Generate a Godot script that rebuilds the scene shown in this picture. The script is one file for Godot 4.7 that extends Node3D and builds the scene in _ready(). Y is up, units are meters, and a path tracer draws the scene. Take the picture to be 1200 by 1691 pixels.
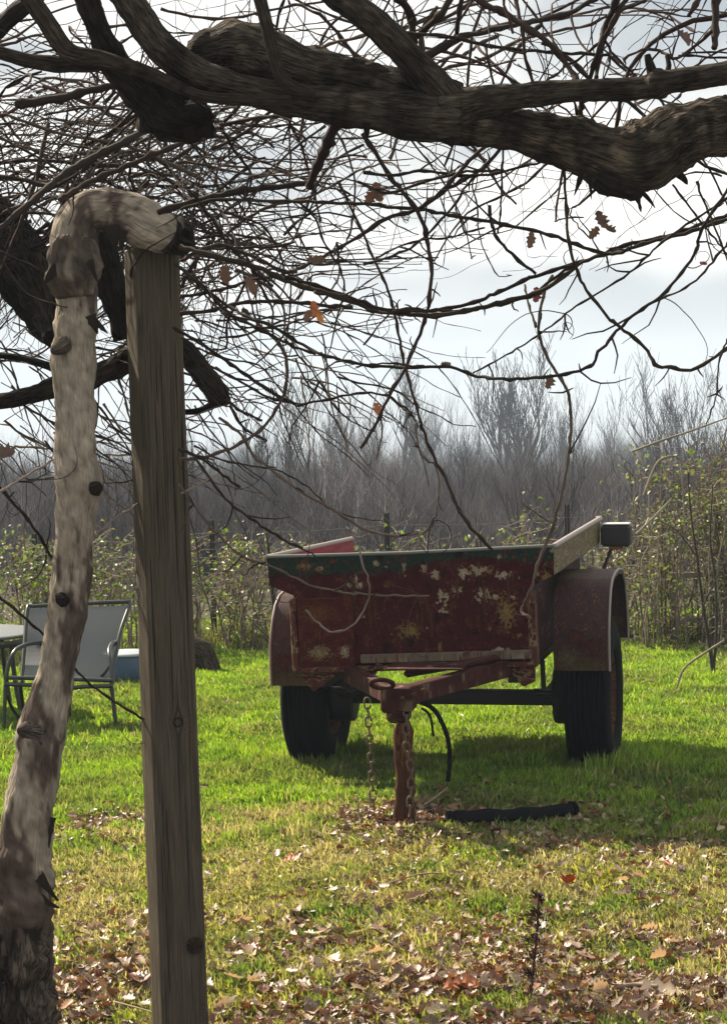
extends Node3D

const F := 3600.0            # focal length in pixels of the 1691 px high picture
const EYE := 1.68
const HORIZON := 641.0
const PITCH := 0.0568        # radians, downwards
const ROLL := 0.021

var cam_t: Transform3D
var M := {}
var used := {}
var rng := RandomNumberGenerator.new()
var nz := FastNoiseLite.new()
var nf := FastNoiseLite.new()
var link_mesh: ArrayMesh

# ------------------------------------------------------------------ mesh collector
class MB:
	var v := PackedVector3Array()
	var n := PackedVector3Array()
	var c := PackedColorArray()
	var uv := PackedVector2Array()
	var ix := PackedInt32Array()

	func vert(p: Vector3, nn: Vector3, t: Vector2 = Vector2.ZERO, col: Color = Color.WHITE) -> int:
		v.append(p); n.append(nn); uv.append(t); c.append(col)
		return v.size() - 1

	func tri(a: int, b: int, d: int) -> void:      # turned so that the front is clockwise about the normals
		var w := (v[b] - v[a]).cross(v[d] - v[a])
		ix.append(a)
		if w.dot(n[a] + n[b] + n[d]) > 0.0:
			ix.append(d); ix.append(b)
		else:
			ix.append(b); ix.append(d)

	func quad(a: int, b: int, d: int, e: int) -> void:
		tri(a, b, d); tri(a, d, e)

	func flat4(p: Array, col: Color = Color.WHITE, t: Array = []) -> void:
		var nn: Vector3 = (p[1] - p[0]).cross(p[2] - p[0]).normalized()
		var o := v.size()
		for k in 4:
			vert(p[k], nn, t[k] if t.size() else Vector2(k % 2, k / 2), col)
		ix.append_array(PackedInt32Array([o, o + 2, o + 1, o, o + 3, o + 2]))

	func box(xf: Transform3D, size: Vector3, r: float = 0.004, col: Color = Color.WHITE) -> void:
		var h := size / 2.0
		r = minf(r, minf(h.x, minf(h.y, h.z)) * 0.9)
		var id := {}
		var ax := [Vector3.RIGHT, Vector3.UP, Vector3.BACK]
		for sx in [-1, 1]:
			for sy in [-1, 1]:
				for sz in [-1, 1]:
					var s := Vector3(sx, sy, sz)
					for a in 3:
						var nn: Vector3 = ax[a] * s[a]
						var p := s * (h - Vector3.ONE * r) + nn * r
						var t := Vector2(p.x + p.z, p.y) if a != 1 else Vector2(p.x, p.z)
						id[[sx, sy, sz, a]] = vert(xf * p, (xf.basis * nn).normalized(), t, col)
					tri(id[[sx, sy, sz, 0]], id[[sx, sy, sz, 1]], id[[sx, sy, sz, 2]])
		for a in 3:
			var b := (a + 1) % 3
			var d := (a + 2) % 3
			for s in [-1, 1]:
				var k := [0, 0, 0]
				var q := []
				for e in [[-1, -1], [1, -1], [1, 1], [-1, 1]]:
					k[a] = s; k[b] = e[0]; k[d] = e[1]
					q.append(id[[k[0], k[1], k[2], a]])
				quad(q[0], q[1], q[2], q[3])
			for s in [-1, 1]:
				for s2 in [-1, 1]:
					var k := [0, 0, 0]
					k[b] = s; k[d] = s2
					k[a] = -1
					var q0: int = id[[k[0], k[1], k[2], b]]
					var q1: int = id[[k[0], k[1], k[2], d]]
					k[a] = 1
					quad(q0, q1, id[[k[0], k[1], k[2], d]], id[[k[0], k[1], k[2], b]])

	func bar(a: Vector3, b: Vector3, w: float, hgt: float, r: float = 0.004, col: Color = Color.WHITE, up: Vector3 = Vector3.UP) -> void:
		var z := (b - a).normalized()
		var x := up.cross(z).normalized()
		box(Transform3D(Basis(x, z.cross(x), z), (a + b) / 2.0), Vector3(w, hgt, a.distance_to(b)), r, col)

	func tube(pts: PackedVector3Array, rad: PackedFloat32Array, sides: int, col: Color, vary: float = 0.0, jag: FastNoiseLite = null, jagged: float = 0.0, col2: Color = Color.BLACK, share: float = -9.0, ridge: float = 0.0, shag: float = 0.0) -> void:
		var cnt := pts.size()
		if cnt < 2:
			return
		var u := Vector3.UP
		var t0 := (pts[1] - pts[0]).normalized()
		if absf(t0.dot(u)) > 0.9:
			u = Vector3.RIGHT
		u = (u - t0 * u.dot(t0)).normalized()
		var o := v.size()
		var run := 0.0
		for i in cnt:
			var t := (pts[mini(i + 1, cnt - 1)] - pts[maxi(i - 1, 0)]).normalized()
			u = (u - t * u.dot(t)).normalized()
			var w := t.cross(u)
			if i > 0:
				run += pts[i].distance_to(pts[i - 1])
			for j in sides + 1:
				var a := TAU * (j % sides) / sides
				var d := u * cos(a) + w * sin(a)
				var r := rad[i]
				var cc := col
				if jag:
					var q := pts[i] + d * rad[i]
					var lump := jag.get_noise_3dv(q * 9.0)
					var rib := jag.get_noise_3d(cos(a) * ridge * 9.0, sin(a) * ridge * 9.0, run * 22.0 + pts[0].x * 70.0)
					var low := smoothstep(shag, shag * 0.45, run) if shag > 0.0 else 0.0
					r *= 1.0 + jagged * (1.0 + 1.7 * low) * (lump + 0.75 * rib)
					if share > -5.0:
						var m := clampf((jag.get_noise_3d(q.x * 9.0 + 50.0, q.y * 2.6, q.z * 9.0) + 0.38 * jag.get_noise_3d(q.x * 50.0, q.y * 13.0, q.z * 50.0) - share + 0.75 * low) * 5.5, 0.0, 1.0)
						cc = col.lerp(col2, m)
						r *= 1.0 + 0.035 * m
					cc = cc * (1.0 + vary * (rib * 1.6 + jag.get_noise_3dv(q * 60.0)))
				vert(pts[i] + d * r, d, Vector2(float(j) / sides, run), Color(cc.r, cc.g, cc.b))
		for i in cnt - 1:
			for j in sides:
				var a := o + i * (sides + 1) + j
				ix.append_array(PackedInt32Array([a, a + sides + 1, a + 1, a + 1, a + sides + 1, a + sides + 2]))
		for e in [0, cnt - 1]:
			if rad[e] > 0.0025:
				var m := vert(pts[e], (pts[e] - pts[1 if e == 0 else e - 1]).normalized(), Vector2(0.5, 0), col)
				for j in sides:
					var a: int = o + e * (sides + 1) + j
					ix.append_array(PackedInt32Array([m, a, a + 1] if e == 0 else [m, a + 1, a]))
		if jag:
			renormal(o)

	func renormal(o: int) -> void:                 # smooth normals of everything added since vertex o, joining seams
		var acc := {}
		var cnt := v.size()
		var add := PackedVector3Array()
		add.resize(cnt - o)
		for k in range(0, ix.size(), 3):
			if ix[k] < o:
				continue
			var w := (v[ix[k + 2]] - v[ix[k]]).cross(v[ix[k + 1]] - v[ix[k]])
			for e in 3:
				add[ix[k + e] - o] += w
		for i in range(o, cnt):
			var key := v[i].snapped(Vector3.ONE * 0.0001)
			acc[key] = acc.get(key, Vector3.ZERO) + add[i - o]
		for i in range(o, cnt):
			var s: Vector3 = acc[v[i].snapped(Vector3.ONE * 0.0001)]
			if s.length() > 0.0:
				n[i] = s.normalized()

	func lathe(xf: Transform3D, prof: Array, sides: int, col: Color = Color.WHITE) -> void:   # prof: [radius, along local x]
		var o := v.size()
		for i in prof.size():
			for j in sides + 1:
				var a := TAU * (j % sides) / sides
				vert(xf * Vector3(prof[i][1], cos(a) * prof[i][0], sin(a) * prof[i][0]), Vector3.ZERO, Vector2(float(j) / sides * 4.0, prof[i][1] * 3.0), col)
		for i in prof.size() - 1:
			for j in sides:
				var a := o + i * (sides + 1) + j
				ix.append_array(PackedInt32Array([a, a + 1, a + sides + 1, a + 1, a + sides + 2, a + sides + 1]))
		renormal(o)

	func plate(poly: PackedVector2Array, xf: Transform3D, thick: float, uv0: Vector2, uv1: Vector2, col: Color = Color.WHITE) -> void:
		var id := Geometry2D.triangulate_polygon(poly)
		var zz := xf.basis.z.normalized()
		for s in [1, -1]:
			var o := v.size()
			for p in poly:
				vert(xf * Vector3(p.x, p.y, thick / 2.0 * s), zz * s, Vector2((p.x - uv0.x) / (uv1.x - uv0.x), 1.0 - (p.y - uv0.y) / (uv1.y - uv0.y)), col)
			for k in range(0, id.size(), 3):
				tri(o + id[k], o + id[k + 1], o + id[k + 2])
		var mid := Vector2.ZERO
		for p in poly:
			mid += p / poly.size()
		for k in poly.size():
			var a := poly[k]
			var b := poly[(k + 1) % poly.size()]
			var d := (b - a).orthogonal().normalized()
			if d.dot((a + b) / 2.0 - mid) < 0.0:
				d = -d
			var nn := (xf.basis * Vector3(d.x, d.y, 0)).normalized()
			var q := []
			for e in [[a, 1], [b, 1], [b, -1], [a, -1]]:
				var p: Vector2 = e[0]
				q.append(vert(xf * Vector3(p.x, p.y, thick / 2.0 * e[1]), nn, Vector2((p.x - uv0.x) / (uv1.x - uv0.x), 1.0 - (p.y - uv0.y) / (uv1.y - uv0.y)), col))
			quad(q[0], q[1], q[2], q[3])

	func mesh() -> ArrayMesh:
		var m := ArrayMesh.new()
		if v.is_empty():
			return m
		var a := []
		a.resize(Mesh.ARRAY_MAX)
		a[Mesh.ARRAY_VERTEX] = v; a[Mesh.ARRAY_NORMAL] = n; a[Mesh.ARRAY_COLOR] = c; a[Mesh.ARRAY_TEX_UV] = uv; a[Mesh.ARRAY_INDEX] = ix
		m.add_surface_from_arrays(Mesh.PRIMITIVE_TRIANGLES, a)
		return m

# ------------------------------------------------------------------ scene helpers
func numbered(called: String) -> String:
	var k: int = used.get(called, 0)
	used[called] = k + 1
	return called if k == 0 else "%s_%03d" % [called, k]

func tag(o: Node, label: String, category: String, group := "", kind := "") -> Node:
	if label: o.set_meta("label", label)
	if category: o.set_meta("category", category)
	if group: o.set_meta("group", group)
	if kind: o.set_meta("kind", kind)
	return o

func thing(called: String, label: String, category: String, at := Vector3.ZERO, turn := 0.0, group := "") -> Node3D:
	var o := Node3D.new()
	o.name = numbered(called)
	o.position = at
	o.rotation.y = turn
	add_child(o)
	tag(o, label, category, group)
	return o

func obj(called: String, mb: MB, m: Material, parent: Node = self, local := false) -> MeshInstance3D:
	var o := MeshInstance3D.new()
	if not local and parent != self:                # collected in world space: bring it into the parent's axes
		var inv := world_of(parent).affine_inverse()
		for i in mb.v.size():
			mb.v[i] = inv * mb.v[i]
			mb.n[i] = inv.basis * mb.n[i]
	o.mesh = mb.mesh()
	o.mesh.surface_set_material(0, m)
	o.name = numbered(called) if parent == self else called
	parent.add_child(o, true)
	return o

func put(called: String, mesh: Mesh, parent: Node, t: Transform3D) -> MeshInstance3D:
	var o := MeshInstance3D.new()
	o.mesh = mesh
	o.transform = t
	o.name = called
	parent.add_child(o, true)
	return o

func world_of(n: Node) -> Transform3D:
	var t := Transform3D()
	while n is Node3D and n != self:
		t = (n as Node3D).transform * t
		n = n.get_parent()
	return t

func P(px: float, py: float, z: float) -> Vector3:   # the point seen at that pixel of the photograph, z metres ahead
	return cam_t * Vector3((px - 600.0) / F * z, (845.5 - py) / F * z, -z)

func gh(x: float, z: float) -> float:                # height of the ground
	var d := -z
	var h := 0.02 * nz.get_noise_2d(x * 60.0, z * 60.0) + 0.008 * nz.get_noise_2d(x * 300.0, z * 300.0)
	h += 0.025 * exp(-((x - 0.14) ** 2 + (d - 8.25) ** 2) / 0.10)
	if d > 11.5:
		h -= 0.05 * (d - 11.5) ** 2 / (d - 11.5 + 6.0)
	if d > 40.0:
		h += 0.5 * nz.get_noise_2d(x * 3.0, z * 3.0)
	return h

func G(px: float, py: float) -> Vector3:             # where the sight line through that pixel meets the ground
	var z := 4.0
	while z < 600.0:
		var p := P(px, py, z)
		if p.y <= gh(p.x, p.z):
			return Vector3(p.x, gh(p.x, p.z), p.z)
		z += 0.02 if z < 20.0 else 0.5
	return P(px, py, 600.0)

func on_ground(p: Vector3) -> Vector3:
	return Vector3(p.x, gh(p.x, p.z), p.z)

func smooth(pts: PackedVector3Array, rad: PackedFloat32Array, step: float) -> Array:
	var q := PackedVector3Array()
	var r := PackedFloat32Array()
	for i in pts.size() - 1:
		var a := pts[maxi(i - 1, 0)]
		var b := pts[i]
		var c := pts[i + 1]
		var d := pts[mini(i + 2, pts.size() - 1)]
		var k := clampi(int(ceil(b.distance_to(c) / step)), 1, 60)
		for s in k:
			var t := float(s) / k
			q.append(b.cubic_interpolate(c, a, d, t))
			r.append(lerpf(rad[i], rad[i + 1], smoothstep(0.0, 1.0, t)))
	q.append(pts[-1])
	r.append(rad[-1])
	return [q, r]

func px_path(list: Array, z0: float, z1: float, step: float, thick := true) -> Array:   # [x, y, width in pixels] triples
	var pts := PackedVector3Array()
	var rad := PackedFloat32Array()
	var cnt := list.size() / 3
	for i in cnt:
		var z := lerpf(z0, z1, float(i) / maxf(1.0, cnt - 1))
		pts.append(P(list[i * 3], list[i * 3 + 1], z))
		rad.append(list[i * 3 + 2] / 2.0 / F * z)
	return smooth(pts, rad, step)

func lin(r: float, g: float, b: float) -> Color:
	return Color(r, g, b).linear_to_srgb()

func mat(key: String, col: Color, rough := 0.85, metal := 0.0, vertex := false) -> StandardMaterial3D:
	var m := StandardMaterial3D.new()
	m.resource_name = key
	m.albedo_color = col.linear_to_srgb()
	m.roughness = rough
	m.metallic = metal
	m.vertex_color_use_as_albedo = vertex
	M[key] = m
	return m

func noise_tex(seed_: int, freq: float, w := 512, h := 512, oct := 4) -> NoiseTexture2D:
	var f := FastNoiseLite.new()
	f.seed = seed_
	f.frequency = freq
	f.fractal_octaves = oct
	var t := NoiseTexture2D.new()
	t.noise = f
	t.width = w
	t.height = h
	t.seamless = true
	return t

func bumpy(m: StandardMaterial3D, tex: Texture2D, cm: float, scale := Vector3.ONE, world := false) -> void:
	m.heightmap_enabled = true
	m.heightmap_texture = tex
	m.heightmap_scale = cm
	if world:
		m.uv1_triplanar = true
		m.uv1_world_triplanar = true
	m.uv1_scale = scale

# ------------------------------------------------------------------ computed textures
func rust_paint(w: int, h: int, seed_: int, base: Color, under: Array, wear: float, patches: Array, band: Color = Color(0, 0, 0, 0)) -> ImageTexture:
	var im := Image.create(w, h, false, Image.FORMAT_RGB8)
	var a := FastNoiseLite.new()
	a.seed = seed_
	a.frequency = 0.02
	var b := FastNoiseLite.new()
	b.seed = seed_ + 1
	b.frequency = 0.09
	var s := FastNoiseLite.new()
	s.seed = seed_ + 2
	s.frequency = 0.05
	for y in h:
		for x in w:
			var n1 := a.get_noise_2d(x, y)
			var n2 := b.get_noise_2d(x, y)
			var n3 := s.get_noise_2d(x * 2.5, y * 0.35)
			var c := base * (1.0 + 0.45 * n1 + 0.35 * n2 + 0.3 * n3)
			if band.a > 0.0:
				var lim := 0.17 + 0.05 * n1 + 0.03 * n2 - 0.09 * smoothstep(0.45, 0.6, float(x) / w) + 0.04 * smoothstep(0.75, 0.9, float(x) / w)
				c = c.lerp(band * (1.0 + 0.5 * n2), smoothstep(0.015, -0.015, float(y) / h - lim))
			var m := smoothstep(wear, wear + 0.05, n1 * 0.7 + n2 * 0.5 + n3 * 0.3)
			c = c.lerp(under[0] * (1.0 + 0.5 * n2), m)
			var m2 := smoothstep(wear + 0.12, wear + 0.16, n1 * 0.5 + n2 * 0.6)
			c = c.lerp(under[1] * (1.0 + 0.5 * n3), m2)
			im.set_pixel(x, y, Color(clampf(c.r, 0.003, 1), clampf(c.g, 0.003, 1), clampf(c.b, 0.003, 1)).linear_to_srgb())
	b.fractal_octaves = 2
	for p in patches:
		for y in range(maxi(0, int((p[1] - p[3] * 1.6) * h)), mini(h, int((p[1] + p[3] * 1.9) * h) + 1)):
			for x in range(maxi(0, int((p[0] - p[2] * 1.7) * w)), mini(w, int((p[0] + p[2] * 1.7) * w) + 1)):
				var dx: float = (float(x) / w - p[0]) / p[2]
				var dy: float = (float(y) / h - p[1]) / p[3]
				var n1 := a.get_noise_2d(x * 1.6, y * 1.6)
				var n2 := b.get_noise_2d(x * 0.9, y * 0.9)
				var rr := sqrt(dx * dx + dy * dy) + n2 * 1.25 + n1 * 0.5
				var old := im.get_pixel(x, y).srgb_to_linear()
				old = old.lerp(p[4] * Color(0.45, 0.34, 0.30), 0.55 * smoothstep(1.6, 1.0, rr))
				var c: Color = old.lerp(p[4] * (1.0 + 0.5 * n2 + 0.5 * n1), smoothstep(1.02, 0.88, rr) * 0.92)
				im.set_pixel(x, y, Color(clampf(c.r, 0.003, 1), clampf(c.g, 0.003, 1), clampf(c.b, 0.003, 1)).linear_to_srgb())
	return ImageTexture.create_from_image(im)

func post_wood(w: int, h: int) -> Array:             # weathered grain with knots and drying checks: colour and height
	var im := Image.create(w, h, false, Image.FORMAT_RGB8)
	var hm := Image.create(w, h, false, Image.FORMAT_L8)
	var a := FastNoiseLite.new()
	a.seed = 41
	a.frequency = 0.03
	var knots := [Vector2(0.30, 0.895), Vector2(0.345, 0.285), Vector2(0.14, 0.55), Vector2(0.80, 0.4)]
	for y in h:
		for x in w:
			var u := float(x) / w
			var vv := float(y) / h
			var sx := 0.0
			var dark := 0.0
			for k in knots:
				var d := Vector2(u - k.x, (vv - k.y) * 5.2)
				var l := d.length()
				sx += 0.03 * signf(d.x) * exp(-l * l * 260.0)
				dark = maxf(dark, exp(-pow((l - 0.026) * 160.0, 2.0)) * 0.9 + exp(-pow(l * 70.0, 2.0)) * 0.35)
			var uu := (u - sx) * w
			var g1 := a.get_noise_2d(uu * 6.0, y * 0.10)
			var g2 := a.get_noise_2d(uu * 17.0 + 400.0, y * 0.25)
			var g3 := a.get_noise_2d(uu * 1.4 + 900.0, y * 0.16)
			var chk := smoothstep(0.36, 0.46, a.get_noise_2d(uu * 5.0 + 77.0, y * 0.055))
			var col := Color(0.072, 0.058, 0.042) * (1.0 + 0.5 * g1 + 0.4 * g2 + 0.35 * g3)
			col = col.lerp(Color(0.052, 0.046, 0.022), clampf(g3 * 1.2 - 0.05 + 0.3 * (0.25 - vv), 0.0, 0.6))
			col = col.lerp(Color(0.014, 0.011, 0.008), clampf(dark + chk * 0.85, 0.0, 1.0))
			im.set_pixel(x, y, Color(col.r, col.g, col.b).linear_to_srgb())
			hm.set_pixel(x, y, Color.from_hsv(0, 0, clampf(0.6 + 0.28 * g1 + 0.2 * g2 - 0.5 * chk - 0.4 * dark, 0, 1)))
	return [ImageTexture.create_from_image(im), ImageTexture.create_from_image(hm)]

func bark_fibres(w: int, h: int) -> Array:           # long stringy fibres with cracks between them: tone and height
	var im := Image.create(w, h, false, Image.FORMAT_RGB8)
	var hm := Image.create(w, h, false, Image.FORMAT_L8)
	var a := FastNoiseLite.new()
	a.seed = 71
	a.frequency = 1.0
	a.fractal_octaves = 3
	for y in h:
		var vv := float(y) / h
		var mixv := smoothstep(0.75, 1.0, vv)
		for x in w:
			var an := TAU * x / w
			var got := [0.0, 0.0]
			for e in 2:
				var q := vv - e
				var warp := 0.14 * a.get_noise_3d(cos(an) * 1.2, sin(an) * 1.2, q * 3.0)
				var fib := a.get_noise_3d(cos(an + warp) * 5.5, sin(an + warp) * 5.5, q * 3.5)
				var fine := a.get_noise_3d(cos(an + warp) * 17.0, sin(an + warp) * 17.0, q * 15.0 + 30.0)
				got[e] = fib * 0.6 + fine * 0.65
			var f := lerpf(got[0], got[1], mixv)
			var crack := smoothstep(0.02, -0.16, f)
			var tone := clampf(0.82 + 0.5 * f - 0.30 * crack, 0.2, 1.25)
			im.set_pixel(x, y, Color(minf(tone, 1.0), minf(tone * 0.985, 1.0), minf(tone * 0.96, 1.0)).linear_to_srgb())
			hm.set_pixel(x, y, Color.from_hsv(0, 0, clampf(0.55 + 0.8 * f - 0.2 * crack, 0, 1)))
	return [ImageTexture.create_from_image(im), ImageTexture.create_from_image(hm)]

func sky_panorama() -> ImageTexture:
	var w := 1536
	var h := 768
	var im := Image.create(w, h, false, Image.FORMAT_RGBF)
	var a := FastNoiseLite.new()
	a.seed = 12
	a.frequency = 1.0
	a.fractal_octaves = 5
	var sun := Vector3(sin(-0.70) * cos(0.67), sin(0.67), -cos(-0.70) * cos(0.67))
	for y in h:
		var el := PI / 2 - (y + 0.5) / h * PI
		if el < -0.02:
			for x in w:
				im.set_pixel(x, y, Color(0.33, 0.335, 0.315))
			continue
		for x in w:
			var az := ((x + 0.5) / w - 0.5) * TAU
			var d := Vector3(sin(az) * cos(el), sin(el), -cos(az) * cos(el))
			var q := Vector3(d.x * 4.6, d.y * 13.0, d.z * 4.6)
			var n1 := a.get_noise_3dv(q + Vector3(3.1, 0.4, 1.7))
			var n2 := a.get_noise_3dv(q * 2.3 + Vector3(9, 2, 5))
			var bank := exp(-pow((el - 0.092 - 0.03 * a.get_noise_2d(az * 2.0, 3.0)) / 0.05, 2.0))
			var cover := clampf(smoothstep(-0.35, 0.38, n1 + 0.25 * n2) + bank * (0.55 + 0.9 * n2), 0.0, 1.25)
			var glow := pow(maxf(d.dot(sun), 0.0), 7.0)
			var thin := Color(0.225, 0.252, 0.275)
			var white := Color(0.54, 0.535, 0.51)
			var c := thin.lerp(white, cover)
			c = c * (1.0 + 0.55 * glow)
			var low := exp(-pow(maxf(el, 0.0) / 0.05, 2.0))
			c = c.lerp(Color(0.375, 0.386, 0.378), low * 0.9)
			im.set_pixel(x, y, c * 0.78)
	return ImageTexture.create_from_image(im)

# ------------------------------------------------------------------ build
func _ready() -> void:
	rng.seed = 7
	nz.seed = 5
	nz.frequency = 0.01
	nz.fractal_octaves = 3
	nf.seed = 9
	nf.frequency = 1.0
	nf.fractal_octaves = 3
	# camera
	var cam := Camera3D.new()
	cam.name = "camera"
	cam_t = Transform3D(Basis(Vector3.RIGHT, -PITCH) * Basis(Vector3.BACK, -ROLL), Vector3(0, EYE, 0))
	cam.transform = cam_t
	cam.fov = rad_to_deg(2.0 * atan(845.5 / F))
	cam.near = 0.1
	cam.far = 2500.0
	add_child(cam)
	cam.current = true
	# sky, air, exposure
	var we := WorldEnvironment.new()
	we.name = "environment"
	var env := Environment.new()
	env.background_mode = Environment.BG_SKY
	var sk := Sky.new()
	var sm := PanoramaSkyMaterial.new()
	sm.panorama = sky_panorama()
	sk.sky_material = sm
	env.sky = sk
	env.tonemap_mode = Environment.TONE_MAPPER_LINEAR
	env.tonemap_exposure = 2.7
	env.sdfgi_enabled = true
	env.ssao_enabled = true
	env.ssil_enabled = true
	env.fog_enabled = true
	env.fog_density = 0.0011
	env.fog_light_color = Color(0.82, 0.88, 0.96)
	we.environment = env
	add_child(we)
	# sun: behind the trailer and to the left
	var sun := DirectionalLight3D.new()
	sun.name = "sun"
	sun.light_energy = 1.6
	sun.light_color = Color(1.0, 0.95, 0.86)
	sun.light_angular_distance = 0.6
	sun.shadow_enabled = true
	var to_sun := Vector3(sin(-0.70) * cos(0.67), sin(0.67), -cos(-0.70) * cos(0.67))
	sun.transform = Transform3D(Basis.looking_at(-to_sun, Vector3.UP), Vector3(0, 20, 0))
	add_child(sun)

	materials()
	dull()
	terrain()
	far_trees()
	brambles()
	fence()
	trailer()
	black_tube()
	chair_set()
	arbor_post()
	vine_trunk()
	vine_overhead()
	lawn()
	leaf_litter()
	weed()

func materials() -> void:
	var bark := bark_fibres(320, 320)
	var m := mat("old_vine", Color(1, 1, 1), 0.9, 0.0, true)
	m.albedo_texture = bark[0]
	bumpy(m, bark[1], 1.6, Vector3(1, 2.2, 1))
	m = mat("peeled_vine", Color(1, 1, 1), 0.85, 0.0, true)
	m.albedo_texture = noise_tex(3, 0.012, 128, 128, 4)
	var ramp := Gradient.new()
	ramp.set_color(0, Color(0.86, 0.85, 0.83))
	ramp.set_color(1, Color(1, 1, 1))
	(m.albedo_texture as NoiseTexture2D).color_ramp = ramp
	bumpy(m, bark[1], 0.45, Vector3(1, 1.4, 1))
	m = mat("cane", Color(1, 1, 1), 0.9, 0.0, true)
	m.metallic_specular = 0.25
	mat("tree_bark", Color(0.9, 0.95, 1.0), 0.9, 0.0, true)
	mat("dark_bark", Color(0.42, 0.41, 0.42), 0.9, 0.0, true).metallic_specular = 0.15
	m = mat("grass", Color(1, 1, 1), 0.5, 0.0, true)
	m.backlight_enabled = true
	m.backlight = Color(1.0, 1.0, 0.7)
	m = mat("dry_leaf", Color(1, 1, 1), 0.5, 0.0, true)
	m.backlight_enabled = true
	m.backlight = Color(0.62, 0.5, 0.35)
	m = mat("bush_leaf", Color(1, 1, 1), 0.55, 0.0, true)
	m.backlight_enabled = true
	m.backlight = Color(0.8, 0.85, 0.4)
	m = mat("soil", Color(1, 1, 1), 0.95, 0.0, true)
	bumpy(m, noise_tex(8, 0.03), 2.0, Vector3(1.3, 1.3, 1.3), true)
	mat("rubber", Color(0.005, 0.005, 0.006), 0.95).metallic_specular = 0.2
	mat("black_iron", Color(0.016, 0.014, 0.013), 0.7, 0.2)
	m = mat("rusty_iron", Color(0.13, 0.06, 0.038), 0.85, 0.15)
	m.albedo_texture = rust_paint(128, 128, 60, Color(0.5, 0.42, 0.38), [Color(0.95, 0.8, 0.6), Color(0.25, 0.15, 0.12)], 0.08, [])
	m.albedo_color = lin(0.135, 0.07, 0.043)
	mat("chain", Color(0.12, 0.09, 0.06), 0.7, 0.4)
	mat("frame_paint", Color(0.02, 0.023, 0.02), 0.35, 0.1)
	m = mat("sling", Color(0.12, 0.125, 0.13, 0.8), 0.6)
	m.transparency = BaseMaterial3D.TRANSPARENCY_ALPHA
	m.backlight_enabled = true
	m.backlight = Color(0.4, 0.4, 0.4)
	mat("blue_plastic", Color(0.022, 0.055, 0.10), 0.5)
	mat("white_plastic", Color(0.25, 0.28, 0.30), 0.5)
	m = mat("grey_wood", Color(0.22, 0.19, 0.15), 0.9)
	mat("orange_lens", Color(0.30, 0.085, 0.03), 0.4)
	mat("wire", Color(0.12, 0.12, 0.12), 0.5, 0.7)

# ------------------------------------------------------------------ ground
func dull() -> void:                                 # weathered surfaces hardly shine
	for k in ["old_vine", "peeled_vine", "tree_bark", "soil", "rusty_iron", "grey_wood", "chain"]:
		M[k].metallic_specular = 0.18

func terrain() -> void:
	var mb := MB.new()
	var zs := []
	var z := 2.0
	while z < 900.0:
		zs.append(z)
		z += 0.12 if z < 18.0 else z * 0.05
	var cols := 90
	for i in zs.size():
		var half: float = 9.0 + zs[i] * 0.9
		for j in cols + 1:
			var t := float(j) / cols * 2.0 - 1.0
			var x := half * (0.35 * t + 0.65 * t * t * t)
			var d: float = zs[i]
			var lush := smoothstep(7.6, 8.6, d + 0.5 * nf.get_noise_2d(x * 1.3, d))
			var c := Color(0.06, 0.043, 0.026).lerp(Color(0.052, 0.072, 0.018), lush)
			if d > 13.5:
				c = c.lerp(Color(0.065, 0.058, 0.04), smoothstep(14.5, 17.0, d))
			if d > 40.0:
				c = c.lerp(Color(0.055, 0.05, 0.042), 0.75 + 0.25 * nf.get_noise_2d(x * 0.03, d * 0.05))
			c = c * (1.0 + 0.35 * nf.get_noise_2d(x * 4.0, d * 4.0))
			mb.vert(Vector3(x, gh(x, -d), -d), Vector3.UP, Vector2(x, d), Color(c.r, c.g, c.b))
	for i in zs.size() - 1:
		for j in cols:
			var a := i * (cols + 1) + j
			mb.ix.append_array(PackedInt32Array([a, a + cols + 1, a + 1, a + 1, a + cols + 1, a + cols + 2]))
	mb.renormal(0)
	tag(obj("ground", mb, M.soil), "", "", "", "structure")

# ------------------------------------------------------------------ trees
func grow(tr: MB, cr: MB, p: Vector3, dir: Vector3, length: float, r: float, depth: int, g: RandomNumberGenerator, up: float, least := 0.0) -> void:
	var segs := 4 if depth > 1 else 3
	var pts := PackedVector3Array([p])
	r = maxf(r, least)
	var rad := PackedFloat32Array([r])
	var d := dir
	for k in segs:
		d = (d + Vector3(g.randfn(0, 0.10), up * 0.5, g.randfn(0, 0.10))).normalized()
		pts.append(pts[-1] + d * length / segs)
		rad.append(maxf(r * (1.0 - 0.62 * (k + 1) / segs), least))
	var sh := 0.8 + 0.4 * g.randf()
	var mb := tr if depth >= 4 else cr
	mb.tube(pts, rad, 5 if depth >= 4 else 3, Color(0.075, 0.066, 0.058) * sh)
	if depth == 0:
		return
	var kids := 4 if depth >= 2 else 3
	for k in kids:
		var at := g.randf_range(0.35, 1.0) if k > 0 else 1.0
		var i := clampi(int(at * segs), 1, segs)
		var side := Vector3(g.randfn(0, 1), g.randfn(0.1, 0.4), g.randfn(0, 1)).normalized()
		var nd := (d * (1.5 if k == 0 else 0.85) + side * g.randf_range(0.45, 0.95) + Vector3.UP * up).normalized()
		grow(tr, cr, pts[i], nd, length * g.randf_range(0.52, 0.74), rad[i] * 0.72, depth - 1, g, up, least)

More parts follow.
